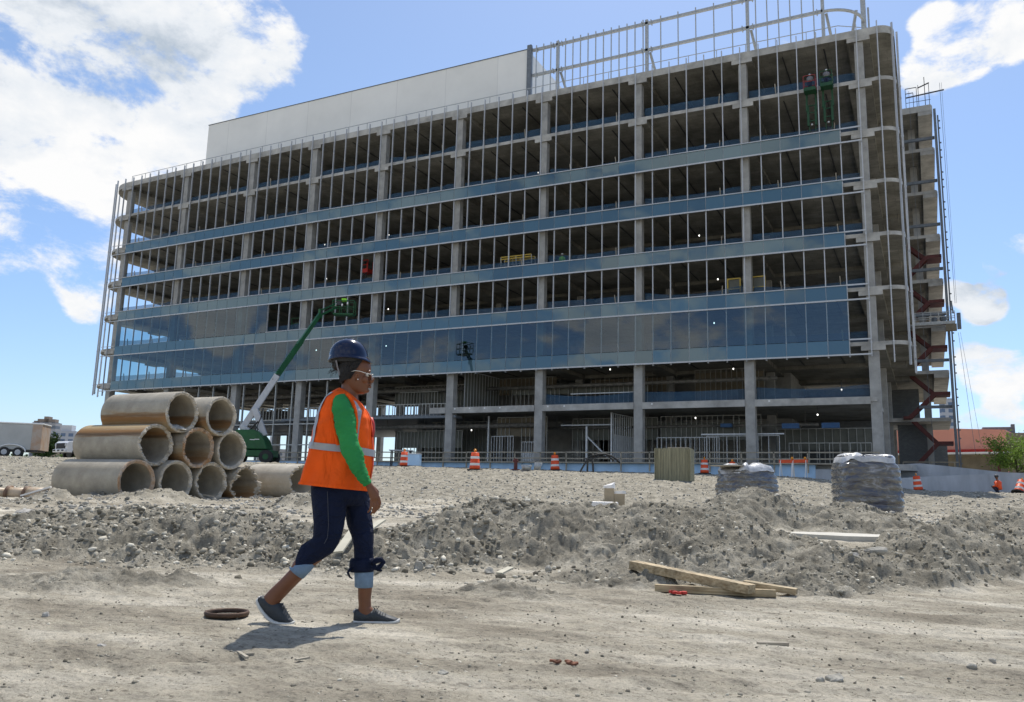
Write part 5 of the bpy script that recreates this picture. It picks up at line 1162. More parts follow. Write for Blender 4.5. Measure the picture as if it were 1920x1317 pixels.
b = MB(); b.add([(p0[0], p0[1]-.05, 2), (p1[0], p1[1]-.05, 2), (p1[0], p1[1]-.05, zc-.1), (p0[0], p0[1]-.05, zc-.1)], [(0, 1, 2, 3)]); b.build('lower_wall', MT['gyp2'], st)
b = MB(); q = onY(1870, 850, 119); b.bb(q[0]-.15, q[0]+.15, 117.4, 117.7, 2, zc); b.build('canopy_post', MT['redsteel'], st); b = MB()
q = onY(1868, 804, 124); b.bb(q[0]-1.6, q[0]+1.6, 123, 126, zb1-.6, zb1+.75); b.bb(q[0]+1.6, q[0]+2.0, 123, 124, zb1, zb1+1.1); b.build('roof_unit', MT['greysteel'], st)
P = atv(1873, 912, 52); person_small((P[0], P[1], gz(P[0], P[1])-.05), 1.75, PI*.9, 'crouching worker in orange before the ramp wall at far right', 'orange', 'denim', 'darksteel', 'crouch')

# ---------------------------------------------------------------- trees
MT['bark'] = mat('bark', (.12, .09, .06), .95, var=.3, scale=8)
def leafm(name, c):
    m, t, b = nt(name); oi = N(t, 'ShaderNodeNewGeometry'); r = N(t, 'ShaderNodeValToRGB'); r.color_ramp.elements[0].color = tuple(k*.55 for k in c)+(1,); r.color_ramp.elements[1].color = tuple(k*1.6 for k in c)+(1,)
    t.links.new(oi.outputs['Random Per Island'], r.inputs[0]); t.links.new(r.outputs[0], b.inputs['Base Color']); b.inputs['Roughness'].default_value = .6
    tr = N(t, 'ShaderNodeBsdfTranslucent'); mx = N(t, 'ShaderNodeMixShader'); mx.inputs[0].default_value = .3; t.links.new(r.outputs[0], tr.inputs[0]); t.links.new(b.outputs[0], mx.inputs[1]); t.links.new(tr.outputs[0], mx.inputs[2]); t.links.new(mx.outputs[0], t.nodes['Material Output'].inputs[0]); return m
def tree(c, H, Rc, n, label, col, leaf=.09, name='tree', zc=.62):
    root = thing(name, c, label, 'tree' if name == 'tree' else 'shrub'); c = np.array(c, float); b = MB(); tips = []
    b.tube([c, c+[.05, 0, H*.25], c+[-.05, .05, H*.5], c+[.05, 0, H*.8]], [H*.025, H*.02, H*.014, H*.005], 7)
    for i in range(26):
        a = random.uniform(0, 2*PI); z = H*random.uniform(.22, .8); l = Rc*random.uniform(.55, 1.05)*(1-.35*max(0, z/H-.5)); d = np.array([math.cos(a), math.sin(a), random.uniform(.05, .7)]); p = c+[0, 0, z]; q = p+d*l
        b.tube([p, p+d*l*.5+[0, 0, .08*l], q], [H*.009, H*.006, H*.002], 5); tips += [p+d*l*t for t in (.45, .7, .9, 1.0)]
    b.build('trunk', MT['bark'], root); V = []; Fc = []; r_ = np.random.default_rng(int(H*100))
    for i in range(n):
        t = tips[r_.integers(len(tips))]; p = t+r_.normal(size=3)*np.array([.16, .16, .12])*Rc; u_ = r_.normal(size=3); u_ /= np.linalg.norm(u_); w_ = np.cross(u_, r_.normal(size=3)); w_ /= np.linalg.norm(w_); s = leaf*r_.uniform(.6, 1.4)
        V += [tuple(p-u_*s), tuple(p+w_*s*.45), tuple(p+u_*s), tuple(p-w_*s*.45)]; k = 4*i; Fc.append((k, k+1, k+2, k+3))
    b = MB(); b.add(V, Fc); b.build('crown', leafm(name+'_leaf_%d' % n, col), root)
P = atv(1898, 880, 58); tree((P[0]+1.0, P[1]+9, 2.3), 4.4, 2.1, 5200, 'young bright green tree in front of the pink store at right', (.17, .26, .04))
for i, (px, v, H, n, l) in enumerate(((88, 90, 3.0, 2200, 'green shrub behind the right end of the trailer'), (78, 88, 2.2, 1500, 'lower shrub touching the trailer corner'), (136, 180, 6.5, 1500, 'far green tree just above the truck roof'), (128, 175, 4.8, 1200, 'smaller far tree left of the one above the truck'))):
    P = atv(px, 855, v); tree((P[0], P[1], 3.0 if v < 100 else 3.1), H, H*.42, n, l, (.10, .15, .035), .14 if v < 100 else .3, 'shrub' if v < 100 else 'tree')
# distant hedge line on the horizon
for i, (u0, u1, v, h) in enumerate(((-125, -76, 150, 3.0), (150, 900, 520, 7))):
    V = []; Fc = []; k = 0
    for j in range(2600):
        t = rng.uniform(); u_ = u0+(u1-u0)*t; vv = v+rng.uniform(0, 40 if i else 8); w = uvw(u_, vv); z = 3+h*rng.uniform(0, 1)*(.6+.4*float(vnoise(np.array([u_*.03]), np.array([1.]), 3)[0])); s = rng.uniform(.8, 2.0)*(1 if i else .22)
        d1 = rng.normal(size=3); d1 /= np.linalg.norm(d1); d2 = np.cross(d1, rng.normal(size=3)); d2 /= np.linalg.norm(d2); p = np.array([w[0], w[1], z]); V += [tuple(p-d1*s), tuple(p+d2*s), tuple(p+d1*s), tuple(p-d2*s)]; Fc.append((k, k+1, k+2, k+3)); k += 4
    b = MB(); b.add(V, Fc); o = b.build('treeline', leafm('far_leaf_%d' % i, (.07, .095, .04)), off=(*uvw((u0+u1)/2, v), 3)); tag(o, 'low green scrub along the skyline behind the trailer and truck' if i == 0 else 'distant line of trees along the horizon behind the pink store', 'trees', kind='stuff')
# ---------------------------------------------------------------- the walking woman
WV = 5.33
def W(px, py, dv=0): return Vector(atv(px, py, WV+dv))
HFv = Vector((HF[0], HF[1], 0)); HRv = Vector((HR[0], HR[1], 0))
def wring(L, R, dv, b, n=24, e=1.0, front=0., wob=None):
    """ring through two silhouette points, half depth b"""
    l, r = W(L[0], L[1], dv), W(R[0], R[1], dv); c = (l+r)/2; a = (r-l)/2; P = []
    for j in range(n):
        t = 2*PI*j/n; x, y = math.cos(t), math.sin(t); x = math.copysign(abs(x)**e, x); y = math.copysign(abs(y)**e, y)
        k = 1-front*x
        P.append(c+a*x+HFv*(b*y*k))
    return P
def wl(b, rows, n=24, e=1.0, front=0., cap=True): b.loft([wring(r[0], r[1], r[2], r[3], n, e, front) for r in rows], cap)
feet = W(610, 1170); wm = thing('person', (feet.x, feet.y, 0), 'woman in orange vest, green sleeves and blue hard hat walking to the right', 'person')
B_ = MB()
# head
wl(B_, [((648, 662), (680, 662), 0, .045), ((640, 667), (688, 667), 0, .066), ((636, 676), (692.5, 676), 0, .074), ((635, 685), (695.5, 685), 0, .076), ((635.5, 692), (696, 692), 0, .076), ((636, 698), (694.5, 698), 0, .074), ((637, 703), (691.5, 703), 0, .072), ((638.5, 708), (692, 708), 0, .070),
        ((640.5, 713), (692.3, 713), 0, .068), ((643, 718), (692.8, 718), 0, .065), ((646, 723), (692.3, 723), 0, .061), ((649, 728), (690.5, 728), 0, .056), ((655, 733), (689, 733), 0, .049), ((663, 737), (686.5, 737), 0, .037), ((671, 739), (683, 739), 0, .018)], 32, .95, .13)
# nose, lips, brow, ear, cheek
B_.tube([W(692, 701), W(695.5, 707), W(698.3, 712.5), W(697.3, 715.5), W(692.5, 716.5)], [.007, .010, .0145, .013, .008], 12)
for s in (-1, 1): B_.ball(W(695, 714.8, s*.012), (.010, .010, .008), 10, 8)
B_.tube([W(692, 721, -.022), W(694.8, 720.6, -.008), W(694.8, 720.6, .008), W(692, 721, .022)], [.004, .0075, .0075, .004], 8)
B_.tube([W(691.5, 725.3, -.02), W(694.3, 726, -.008), W(694.3, 726, .008), W(691.5, 725.3, .02)], [.004, .0085, .0085, .004], 8)
B_.ball(W(687.5, 733), (.018, .02, .014), 10, 8)
for s in (-1, 1):
    B_.tube([W(690, 697.5, s*.045), W(693.5, 696.3, s*.025), W(694.3, 697, s*.008)], [.006, .008, .006], 8)
    B_.ball(W(683, 712, s*.038), (.026, .022, .026), 12, 10)
    B_.tube([W(668.5, 713, s*.068), W(667, 707, s*.078), W(668.5, 701.5, s*.082), W(672, 701, s*.078), W(672.8, 705, s*.074), W(670.5, 709, s*.072)], [.005, .0065, .0065, .006, .005, .004], 8)
# neck and torso
wl(B_, [((641, 712), (672, 716), 0, .052), ((641, 724), (671, 728), 0, .053), ((638, 735), (671, 740), 0, .058), ((628, 744), (672, 750), 0, .09), ((616, 755), (680, 765), 0, .15), ((606, 780), (690, 785), 0, .155), ((600, 820), (690, 820), 0, .15), ((596, 855), (686, 855), 0, .145), ((590, 890), (684, 890), 0, .16), ((590, 915), (680, 915), 0, .16), ((600, 930), (672, 930), 0, .12)], 28)
# near leg (back) and far leg (front)
wl(B_, [((594, 905), (652, 905), -.08, .085), ((592, 950), (645, 950), -.085, .085), ((593, 990), (640, 990), -.085, .075), ((590, 1008), (634, 1012), -.085, .065), ((576, 1022), (622, 1034), -.08, .055), ((561, 1038), (602, 1052), -.08, .052), ((548, 1058), (580, 1070), -.08, .048), ((545, 1067), (569, 1084), -.08, .043),
        ((525, 1088), (548, 1105), -.08, .037), ((505, 1107), (530, 1124), -.08, .032), ((497, 1116), (522, 1134), -.08, .033), ((489, 1124), (520, 1146), -.08, .03), ((496, 1146), (532, 1152), -.08, .03), ((520, 1163), (542, 1160), -.08, .028)], 20)
wl(B_, [((642, 905), (688, 905), .07, .085), ((650, 950), (692, 950), .07, .085), ((655, 990), (697, 990), .065, .075), ((666, 1020), (699, 1020), .06, .06), ((668, 1050), (697, 1050), .06, .055), ((669.5, 1080), (698, 1080), .06, .05), ((671, 1102), (698, 1102), .06, .044),
        ((671.5, 1122), (695.5, 1122), .06, .037), ((672.5, 1137), (696, 1138), .06, .034), ((670, 1150), (704, 1147), .06, .034), ((668, 1160), (722, 1156), .06, .034), ((672, 1166), (738, 1165), .06, .033)], 20)
# near arm
wl(B_, [((630, 742), (648, 742), -.14, .04), ((627, 752), (655, 752), -.16, .05), ((629, 780), (660, 780), -.19, .048), ((634, 815), (663, 812), -.205, .042), ((645, 848), (674, 842), -.21, .038), ((660, 872), (682, 862), -.22, .034), ((675, 896), (689, 888), -.225, .027), ((685, 911.5), (697, 906), -.23, .021)], 16)
# hand: palm, four fingers, thumb
wl(B_, [((685.5, 911), (697, 906), -.23, .019), ((688, 919), (703, 914), -.232, .017), ((691, 928), (709, 923.5), -.235, .015), ((694, 937), (711.5, 932), -.236, .013), ((696, 941), (711, 937), -.236, .008)], 14)
FG = [((709.8, 932), (713.0, 943), (711.0, 952), (706.5, 957)), ((705.3, 935), (707.4, 948), (705.0, 958), (700.6, 963.5)), ((700.6, 937), (701.5, 950), (699.0, 960), (694.8, 965.5)), ((696.0, 938), (695.8, 948.5), (693.4, 957), (689.4, 961.5))]
for i, f_ in enumerate(FG):
    B_.tube([W(*f_[0], -.234), W(*f_[1], -.236), W(*f_[2], -.226), W(*f_[3], -.212)], [.0085, .0074, .0066, .0050], 10)
B_.tube([W(700, 914, -.218), W(707, 922, -.205), W(708, 934, -.198), W(705.5, 944, -.194)], [.011, .0115, .0095, .007], 10)
# far arm, swung back behind the body
B_.tube([W(640, 752, .15), W(620, 800, .2), W(604, 842, .2), W(600, 870, .17), W(602, 893, .15)], [.05, .045, .036, .03, .02], 12)
B_.tube([W(602, 892, .15), W(604, 905, .14)], [(.02, .03), (.014, .034)], 10)
for i in range(4): B_.tube([W(600+i*2.6, 903, .125+.012*i), W(602+i*2.6, 912, .12+.012*i), W(607+i*2, 917, .115+.012*i)], [.009, .0085, .006], 8)
B_.tube([W(606, 896, .12), W(612, 903, .11), W(614, 910, .11)], [.011, .01, .007], 8)
body = B_.build('body', MT['skin'], wm, smooth=True)
r = body.modifiers.new('remesh', 'REMESH'); r.mode = 'VOXEL'; r.voxel_size = .0036; r.use_smooth_shade = True
s = body.modifiers.new('smooth', 'SMOOTH'); s.factor = .5; s.iterations = 2
# eyes
b = MB()
for s_ in (-1, 1): b.ball(W(688.9, 703.3, s_*.031), .0125, 12, 10)
b.build('eye', mat('eye_white', (.6, .56, .5), .2), body, smooth=True); b = MB()
for s_ in (-1, 1): b.ball(W(690.9, 703.3, s_*.033), .0078, 10, 8)
b.build('iris', MT['black'], body, smooth=True)
# hair
MT['hair'] = mat('black_hair', (.012, .010, .009), .55, var=.4, scale=60, bump=.8, bscale=120); b = MB()
wl(b, [((640, 664), (686, 664), 0, .076), ((633.5, 672), (691, 672), 0, .086), ((633, 680), (687, 680), 0, .087), ((633, 687), (680, 686), 0, .087), ((634, 694), (672, 692), 0, .086), ((635, 702), (665, 698), 0, .083), ((636.5, 710), (660, 705), 0, .076), ((639, 717), (653, 712), 0, .066), ((641.5, 722), (649, 719), 0, .05)], 30)
b.ball(W(633, 684), (.034, .045, .04), 14, 10)
for i in range(34):
    a = random.uniform(0, 2*PI); q = W(631+random.uniform(-3, 4), 683+random.uniform(-4, 7), random.uniform(-.06, .06)); b.ball(q, random.uniform(.008, .017), 7, 5)
for i in range(16):                                      # braids swept back over the side
    y0 = 676+i*2.2; x0 = 680-i*1.6 if i < 8 else 668-(i-8)*1.4; b.tube([W(x0, y0, -.080+.0004*i), W(x0-14, y0+3.5, -.088+.0006*i), W(max(636, x0-30), y0+9, -.076)], [.0035, .005, .0035], 6)
hair = b.build('hair', MT['hair'], wm, smooth=True); b = MB()
for i in range(14):
    q = W(630+random.uniform(-3, 3), 690+random.uniform(-3, 5), random.uniform(-.05, .05)); P = [q]
    for j in range(4): P.append(P[-1]+HRv*random.uniform(-.02, .008)+Vector((0, 0, random.uniform(-.02, .004)))+HFv*random.uniform(-.01, .01))
    b.tube(P, .0012, 4)
b.build('curls', MT['hair'], hair)
# hard hat
def hm():
    m, t, bs = nt('blue_hard_hat'); bs.inputs['Base Color'].default_value = (.004, .011, .042, 1); bs.inputs['Roughness'].default_value = .2; bs.inputs['Specular IOR Level'].default_value = .28; bs.inputs['Coat Weight'].default_value = .3; bs.inputs['Coat Roughness'].default_value = .05; return m
MT['hat'] = hm(); b = MB(); n = 40
def hring(L, R, bb, yoff=lambda t: 0): 
    P = []
    for j in range(n):
        t = 2*PI*j/n; x = math.cos(t); y = math.sin(t); px = (L[0]+R[0])/2+(R[0]-L[0])/2*x; py = (L[1]+R[1])/2+(R[1]-L[1])/2*x+yoff(x); P.append(W(px, py, 0)+HFv*(bb*y))
    return P
rows = [((652, 636.6), (658, 636.8), .012), ((643, 638), (668, 638.5), .05), ((633, 641.5), (676, 643), .078), ((625, 648), (683, 650), .098), ((620, 656), (687.5, 658), .108), ((617.8, 665), (689.5, 667), .113), ((617.3, 670), (689.8, 672), .114)]
b.loft([hring(*q) for q in rows]+[hring((615.8, 675.5), (692.5, 675.5), .120, lambda x: -2.2*(1-x*x)), hring((614.8, 678), (697.5, 681), .124, lambda x: -4.5*(1-x*x)), hring((615.5, 679), (697, 682), .121, lambda x: -4.3*(1-x*x)), hring((620, 672), (687, 672), .108), hring((624, 655), (682, 655), .095), hring((640, 642), (668, 642), .04)], cap=True)
hat = b.build('hard_hat', MT['hat'], wm, smooth=True); b = MB()
b.tube([W(655+x, 637.2-.6+.0*x, 0)+Vector((0, 0, .003-.00011*x*x)) for x in range(-14, 15, 4)], [(.012, .004)]*8, 8); b.build('ridge', MT['hat'], hat, smooth=True)
b = MB(); hb = [hring((621, 673), (687, 675), .105), hring((622, 682), (686, 682), .098)]; b.loft(hb, cap=False); b.build('suspension_band', MT['black'], hat)
b = MB(); b.tube([W(630, 676, -.095), W(633, 690, -.07), W(637, 704, -.06)], [(.006, .002)]*3, 6); b.build('strap', MT['grey_cloth'], hat)
# white sticker with lettering at the back of the hat
try:
    fc = bpy.data.curves.new('lettering', 'FONT'); fc.body = 'EY'; fc.size = .026; fc.extrude = .0008; fc.offset = .0009; fo = bpy.data.objects.new('lettering_tmp', fc); COL.objects.link(fo); bpy.context.view_layer.update()
    me = bpy.data.meshes.new_from_object(fo.evaluated_get(bpy.context.evaluated_depsgraph_get())); bpy.data.objects.remove(fo)
    p = W(618.5, 671.5, -.048); q = W(625.5, 670.6, -.0865); ax_ = (q-p).normalized(); up_ = Vector((0, 0, 1)); up_ = (up_-ax_*up_.dot(ax_)).normalized(); nn = ax_.cross(up_)
    me.transform(Matrix(((ax_.x, up_.x, nn.x, p.x+nn.x*.004-feet.x), (ax_.y, up_.y, nn.y, p.y+nn.y*.004-feet.y), (ax_.z, up_.z, nn.z, p.z), (0, 0, 0, 1))))
    me.materials.append(MT['reflw']); lo = bpy.data.objects.new('lettering', me); COL.objects.link(lo); lo.parent = hat
except Exception as ex: print('lettering', ex)
# glasses
b = MB(); gm = mat('clear_frame', (.75, .70, .62), .2)
for s_ in (-1, 1):
    b.tube([W(656, 697.5, s_*.081), W(666, 695.2, s_*.0825), W(674, 696.2, s_*.0805), W(686, 700, s_*.072), W(697, 702.6, s_*.060)], [.0020, .0022, .0022, .0026, .003], 6)
b.tube([W(697, 702.6, -.06), W(699.5, 702, -.03), W(700, 702.4, 0), W(699.5, 702, .03), W(697, 702.6, .06)], .0022, 6); gl = b.build('glasses', gm, wm, smooth=True)
b = MB()
for s_ in (-1, 1):
    b.loft([[W(696.5, 703, s_*.061), W(699.5, 702.5, s_*.032), W(699.8, 702.8, s_*.006)], [W(697, 708, s_*.060), W(699.9, 708, s_*.032), W(700, 707, s_*.008)], [W(696.5, 711.5, s_*.052), W(699, 712.5, s_*.032), W(699.5, 710.5, s_*.012)]], cap=False, close=False)
def lensm():
    m, t, bs = nt('clear_lens'); tr = N(t, 'ShaderNodeBsdfTransparent'); mx = N(t, 'ShaderNodeMixShader'); mx.inputs[0].default_value = .3; bs.inputs['Base Color'].default_value = (.6, .62, .62, 1); bs.inputs['Roughness'].default_value = .05
    t.links.new(tr.outputs[0], mx.inputs[1]); t.links.new(bs.outputs[0], mx.inputs[2]); t.links.new(mx.outputs[0], t.nodes['Material Output'].inputs[0]); return m
b.build('lens', lensm(), gl); b = MB(); b.ball(W(671, 711.5, -.077), .0042, 8, 6); b.build('earring', MT['white_paint'], wm, smooth=True)
# vest
VR = [((637, 727.5), (651, 733), .055), ((624, 735.5), (664, 742), .115), ((613, 747), (678.5, 758), .165), ((602, 767), (691, 775), .178), ((594.7, 787), (696, 788), .18), ((588, 809), (698.5, 809), .18), ((581.8, 838.5), (699, 838), .183), ((572, 875), (698.3, 873), .192), ((562.5, 908), (689.5, 921.5), .20)]
def VS(t, a, off=0):
    i = min(int(t), len(VR)-2); f_ = t-i; A, Bq = VR[i], VR[i+1]
    lp = lambda u_, v_: u_+(v_-u_)*f_
    e = .82; x, y = math.cos(a), math.sin(a); x = math.copysign(abs(x)**e, x); y = math.copysign(abs(y)**e, y)
    l = W(lp(A[0][0], Bq[0][0]), lp(A[0][1], Bq[0][1])); r_ = W(lp(A[1][0], Bq[1][0]), lp(A[1][1], Bq[1][1])); c = (l+r_)/2; hw = (r_-l)/2; bb = lp(A[2], Bq[2])
    k = 1+off/.2
    fold = (.015*math.sin(a*5+t*1.1)+.012*math.sin(a*3-t*.8)+.008*math.sin(a*11+t*1.3))*sst(2.5, 8, t)+.004*math.sin(a*2.2+t*5.3)*sst(1.5, 3, t)
    return c+hw*x*k+HFv*((bb+fold)*y*k)+hw*(fold*1.2*x)
def cloth(name, col, st, sc, dist, strg, rough=.8):
    m, t, bs = nt(name); L = t.links; tc = N(t, 'ShaderNodeTexCoord'); mp = N(t, 'ShaderNodeMapping'); mp.inputs['Scale'].default_value = st; L.new(tc.outputs['Object'], mp.inputs[0])
    n1 = N(t, 'ShaderNodeTexNoise'); n1.inputs['Scale'].default_value = sc; n1.inputs['Detail'].default_value = 3; n1.inputs['Distortion'].default_value = 1.2; L.new(mp.outputs[0], n1.inputs['Vector'])
    n2 = N(t, 'ShaderNodeTexNoise'); n2.inputs['Scale'].default_value = 260; L.new(tc.outputs['Object'], n2.inputs['Vector'])
    n3 = N(t, 'ShaderNodeTexNoise'); n3.inputs['Scale'].default_value = 5; n3.inputs['Detail'].default_value = 6; L.new(tc.outputs['Object'], n3.inputs['Vector'])
    r_ = N(t, 'ShaderNodeValToRGB'); r_.color_ramp.elements[0].position = .35; r_.color_ramp.elements[0].color = tuple(k*.86 for k in col)+(1,); r_.color_ramp.elements[1].position = .65; r_.color_ramp.elements[1].color = tuple(min(1, k*1.08) for k in col)+(1,)
    L.new(n3.outputs['Fac'], r_.inputs[0]); L.new(r_.outputs[0], bs.inputs['Base Color']); bs.inputs['Roughness'].default_value = rough; bs.inputs['Specular IOR Level'].default_value = .18
    bp = N(t, 'ShaderNodeBump'); bp.inputs['Strength'].default_value = strg; bp.inputs['Distance'].default_value = dist; L.new(n1.outputs['Fac'], bp.inputs['Height'])
    b2 = N(t, 'ShaderNodeBump'); b2.inputs['Strength'].default_value = .15; b2.inputs['Distance'].default_value = .002; L.new(n2.outputs['Fac'], b2.inputs['Height']); L.new(bp.outputs[0], b2.inputs['Normal']); L.new(b2.outputs[0], bs.inputs['Normal']); return m
MT['vest'] = cloth('orange_vest_cloth', (.92, .115, .010), (4, 4, 1.1), 1.6, .06, .9)
b = MB(); NA = 72; b.loft([[VS(t, 2*PI*j/NA) for j in range(NA)] for t in np.linspace(0, 7.999, 60)], cap=False)
vest = b.build('vest', MT['vest'], wm, smooth=True); so = vest.modifiers.new('thickness', 'SOLIDIFY'); so.thickness = .003; so.offset = 1
MT['tape'] = mat('silver_reflective_tape', (.36, .36, .37), .45, .15, var=.05); MT['tape_edge'] = mat('grey_tape', (.34, .34, .35), .5)
def patch(ts, As, off=.006):
    b = MB(); b.loft([[VS(t, a, off) for a in As(t)] for t in ts], cap=False, close=False); return b
b = MB(); rr = []
for k in np.linspace(-1, 1, 5):
    rr.append([VS(6.13+.23*math.cos(2*PI*j/NA)+.185*k, 2*PI*j/NA, .0065) for j in range(NA)])
b.loft(rr, cap=False); o = b.build('waist_tape', MT['tape'], vest, smooth=True)
def angq(q): q = max(-.985, min(.985, q)); return math.acos(math.copysign(abs(q)**(1/.82), q))
def vstripe(T, Q, wpx):
    for sgn in (-1, 1):
        b = MB(); rr = []
        for t in np.linspace(T[0], T[-1], 34):
            q = float(np.interp(t, T, Q)); hw = float(np.interp(t, range(9), [(v_[1][0]-v_[0][0])/2 for v_ in VR])); dq = wpx/2/hw
            rr.append([VS(t, sgn*angq(q+d_), .0075) for d_ in np.linspace(-dq, dq, 4)])
        b.loft(rr, cap=False, close=False); b.build('shoulder_tape', MT['tape'], vest, smooth=True)
vstripe([1.2, 2, 3, 4, 5, 6.0], [-.72, -.90, -.88, -.83, -.78, -.72], 7.5); vstripe([1.4, 2, 3, 4, 5, 6.25], [.30, .72, .75, .66, .60, .56], 7.5)
b = MB(); b.loft([[VS(t, -a, .004) for a in (.0+.02, .12)] for t in np.linspace(2.2, 7.9, 20)], cap=False, close=False); b.build('front_placket', MT['orange'], vest)
b = MB(); rr = [[VS(t, 2*PI*j/NA, .004) for j in range(NA)] for t in (7.86, 7.93, 8.0-1e-3)]; b.loft(rr, cap=False); b.build('hem', MT['vest'], vest)
b = MB(); b.tube([W(697, 783, -.03), W(700.5, 795, -.03), W(701, 808, -.03), W(699, 820, -.03)], [(.004, .012)]*4, 8); b.build('red_lanyard', MT['red'], wm, smooth=True)
# sleeves
MT['sleeve'] = cloth('green_knit', (.034, .27, .075), (3, 3, 2.2), 2.4, .05, .5)
b = MB(); rows = [((636, 739), (645, 738), -.155, .022), ((628, 743), (652, 743), -.165, .045), ((624.5, 751), (657, 753), -.18, .060), ((623, 766), (664, 769), -.195, .068), ((625.5, 787), (668, 788), -.205, .068), ((630.5, 808), (668.5, 806), -.215, .064), ((636, 830), (670.5, 826), -.22, .060), ((640.5, 850), (680.5, 846), -.225, .056), ((652.5, 874), (682.5, 861), -.23, .050), ((661, 887), (685.5, 875), -.232, .045), ((667, 896), (689, 885), -.233, .04), ((676.5, 906), (693, 896), -.234, .034), ((683, 913), (696.2, 905.5), -.235, .029), ((685, 912.5), (695, 907), -.235, .024)]
R = []
for i, q in enumerate(rows): R.append(wring(q[0], q[1], q[2], q[3], 28, .95))
R2 = []
for i in range(len(R)-1):
    for f_ in (0, .25, .5, .75): 
        R2.append([R[i][j].lerp(R[i+1][j], f_)+HFv*(.0065*math.sin(i*2.6+f_*7+j*.9)*(1 if 2 < i < 12 else 0))+HRv*(.0045*math.sin(i*3.3+f_*7+j*.4)*(1 if 2 < i < 12 else 0)) for j in range(28)])
R2.append(R[-1]); b.loft(R2); b.build('sleeve', MT['sleeve'], wm, smooth=True)
b = MB(); b.tube([W(640, 746, .14), W(628, 775, .19), W(612, 825, .2), W(602, 860, .175), W(602, 888, .15)], [.06, .06, .052, .042, .03], 14); b.build('sleeve', MT['sleeve'], wm, smooth=True)
# armhole binding of the vest
P = [(650, 738.5), (656, 745), (662, 757), (666.5, 772), (668.5, 790), (667, 812)]; Pb = [(644, 737.5), (634, 740), (626, 746), (621.8, 756), (621.5, 770), (624, 790), (628.5, 812), (634, 835)]
b = MB(); b.tube([W(x, y, -.19-.02*i/5) for i, (x, y) in enumerate(P)], [(.006, .012)]*6, 8); b.tube([W(x, y, -.175-.012*min(i, 3)) for i, (x, y) in enumerate(Pb)], [(.005, .010)]*8, 8); b.build('armhole_binding', MT['vest'], vest, smooth=True)
# jeans
def denim():
    m, t, bs = nt('dark_denim'); L = t.links; tc = N(t, 'ShaderNodeTexCoord'); n1 = N(t, 'ShaderNodeTexNoise'); n1.inputs['Scale'].default_value = 4; n1.inputs['Detail'].default_value = 5; L.new(tc.outputs['Object'], n1.inputs['Vector'])
    r_ = N(t, 'ShaderNodeValToRGB'); e = r_.color_ramp.elements; e[0].position = .35; e[0].color = (.0045, .007, .020, 1); e[1].position = .75; e[1].color = (.012, .022, .058, 1); L.new(n1.outputs['Fac'], r_.inputs[0]); L.new(r_.outputs[0], bs.inputs['Base Color']); bs.inputs['Roughness'].default_value = .85
    n2 = N(t, 'ShaderNodeTexNoise'); n2.inputs['Scale'].default_value = 14; n2.inputs['Detail'].default_value = 4; L.new(tc.outputs['Object'], n2.inputs['Vector']); bp = N(t, 'ShaderNodeBump'); bp.inputs['Strength'].default_value = .5; bp.inputs['Distance'].default_value = .02; L.new(n2.outputs['Fac'], bp.inputs['Height']); L.new(bp.outputs[0], bs.inputs['Normal']); return m
MT['jeans'] = denim(); MT['jeans'] = cloth('dark_denim', (.007, .012, .034), (2, 2, 3), 3.5, .05, .9); MT['cuff'] = mat('pale_denim_cuff', (.16, .24, .34), .85, var=.15, scale=20, bump=.3)
b = MB(); wl(b, [((592, 885), (686, 885), 0, .175), ((585, 905), (688, 905), 0, .185), ((584, 922), (690, 922), 0, .18), ((590, 935), (688, 935), 0, .16), ((605, 948), (680, 948), 0, .10)], 28)
wl(b, [((590, 905), (655, 905), -.08, .10), ((583, 925), (654, 925), -.085, .105), ((585.5, 950), (650, 950), -.085, .10), ((588.5, 985), (645.5, 985), -.085, .09), ((587, 1008), (641, 1004), -.085, .082), ((578, 1014), (634.5, 1021), -.083, .078), ((565, 1022), (624, 1037), -.08, .074), ((558, 1037), (608, 1047.5), -.08, .068), ((550, 1064), (591, 1058), -.08, .062)], 24)
wl(b, [((640, 905), (692, 905), .07, .10), ((642, 930), (692.5, 930), .07, .10), ((647, 960), (696, 960), .07, .095), ((651, 985), (699.5, 985), .065, .088), ((659, 1005), (701, 1005), .062, .08), ((663.5, 1025), (700, 1025), .06, .072), ((664, 1050), (700, 1050), .06, .068)], 24)
o = b.build('jeans', MT['jeans'], wm, smooth=True); r = o.modifiers.new('remesh', 'REMESH'); r.mode = 'VOXEL'; r.voxel_size = .007; r.use_smooth_shade = True; s = o.modifiers.new('smooth', 'SMOOTH'); s.iterations = 6
b = MB(); wl(b, [((658, 1047), (701, 1046), .06, .074), ((655.5, 1053), (702, 1053), .06, .079), ((655, 1066), (701.5, 1067), .06, .079), ((657, 1072.5), (700.5, 1072), .06, .074)], 26)
b.tube([W(697, 1058, .0), W(706, 1051, -.01), W(715, 1050, -.01), W(720, 1054, 0), W(713, 1062, .005), W(703, 1066, .01), W(698, 1063, .0)], [.012, .02, .018, .012, .016, .014, .01], 10); b.tube([W(700, 1060, .0), W(709, 1068, 0), W(716, 1071, 0)], [.014, .012, .006], 8)
b.tube([W(658, 1066, .0), W(652, 1074, -.01), W(656, 1082, -.01), W(661, 1086, -.01)], [(.014, .01), (.016, .006), (.012, .005), (.004, .003)], 8); b.build('rolled_hem', MT['jeans'], o, smooth=True)
b = MB(); wl(b, [((664, 1069), (700.3, 1069), .06, .066), ((664.6, 1073), (700, 1073), .06, .066), ((665.3, 1100), (699.3, 1101.5), .06, .061), ((667.5, 1101.5), (697.5, 1102), .06, .055)], 26, cap=True); b.build('turned_cuff', MT['cuff'], o, smooth=True)
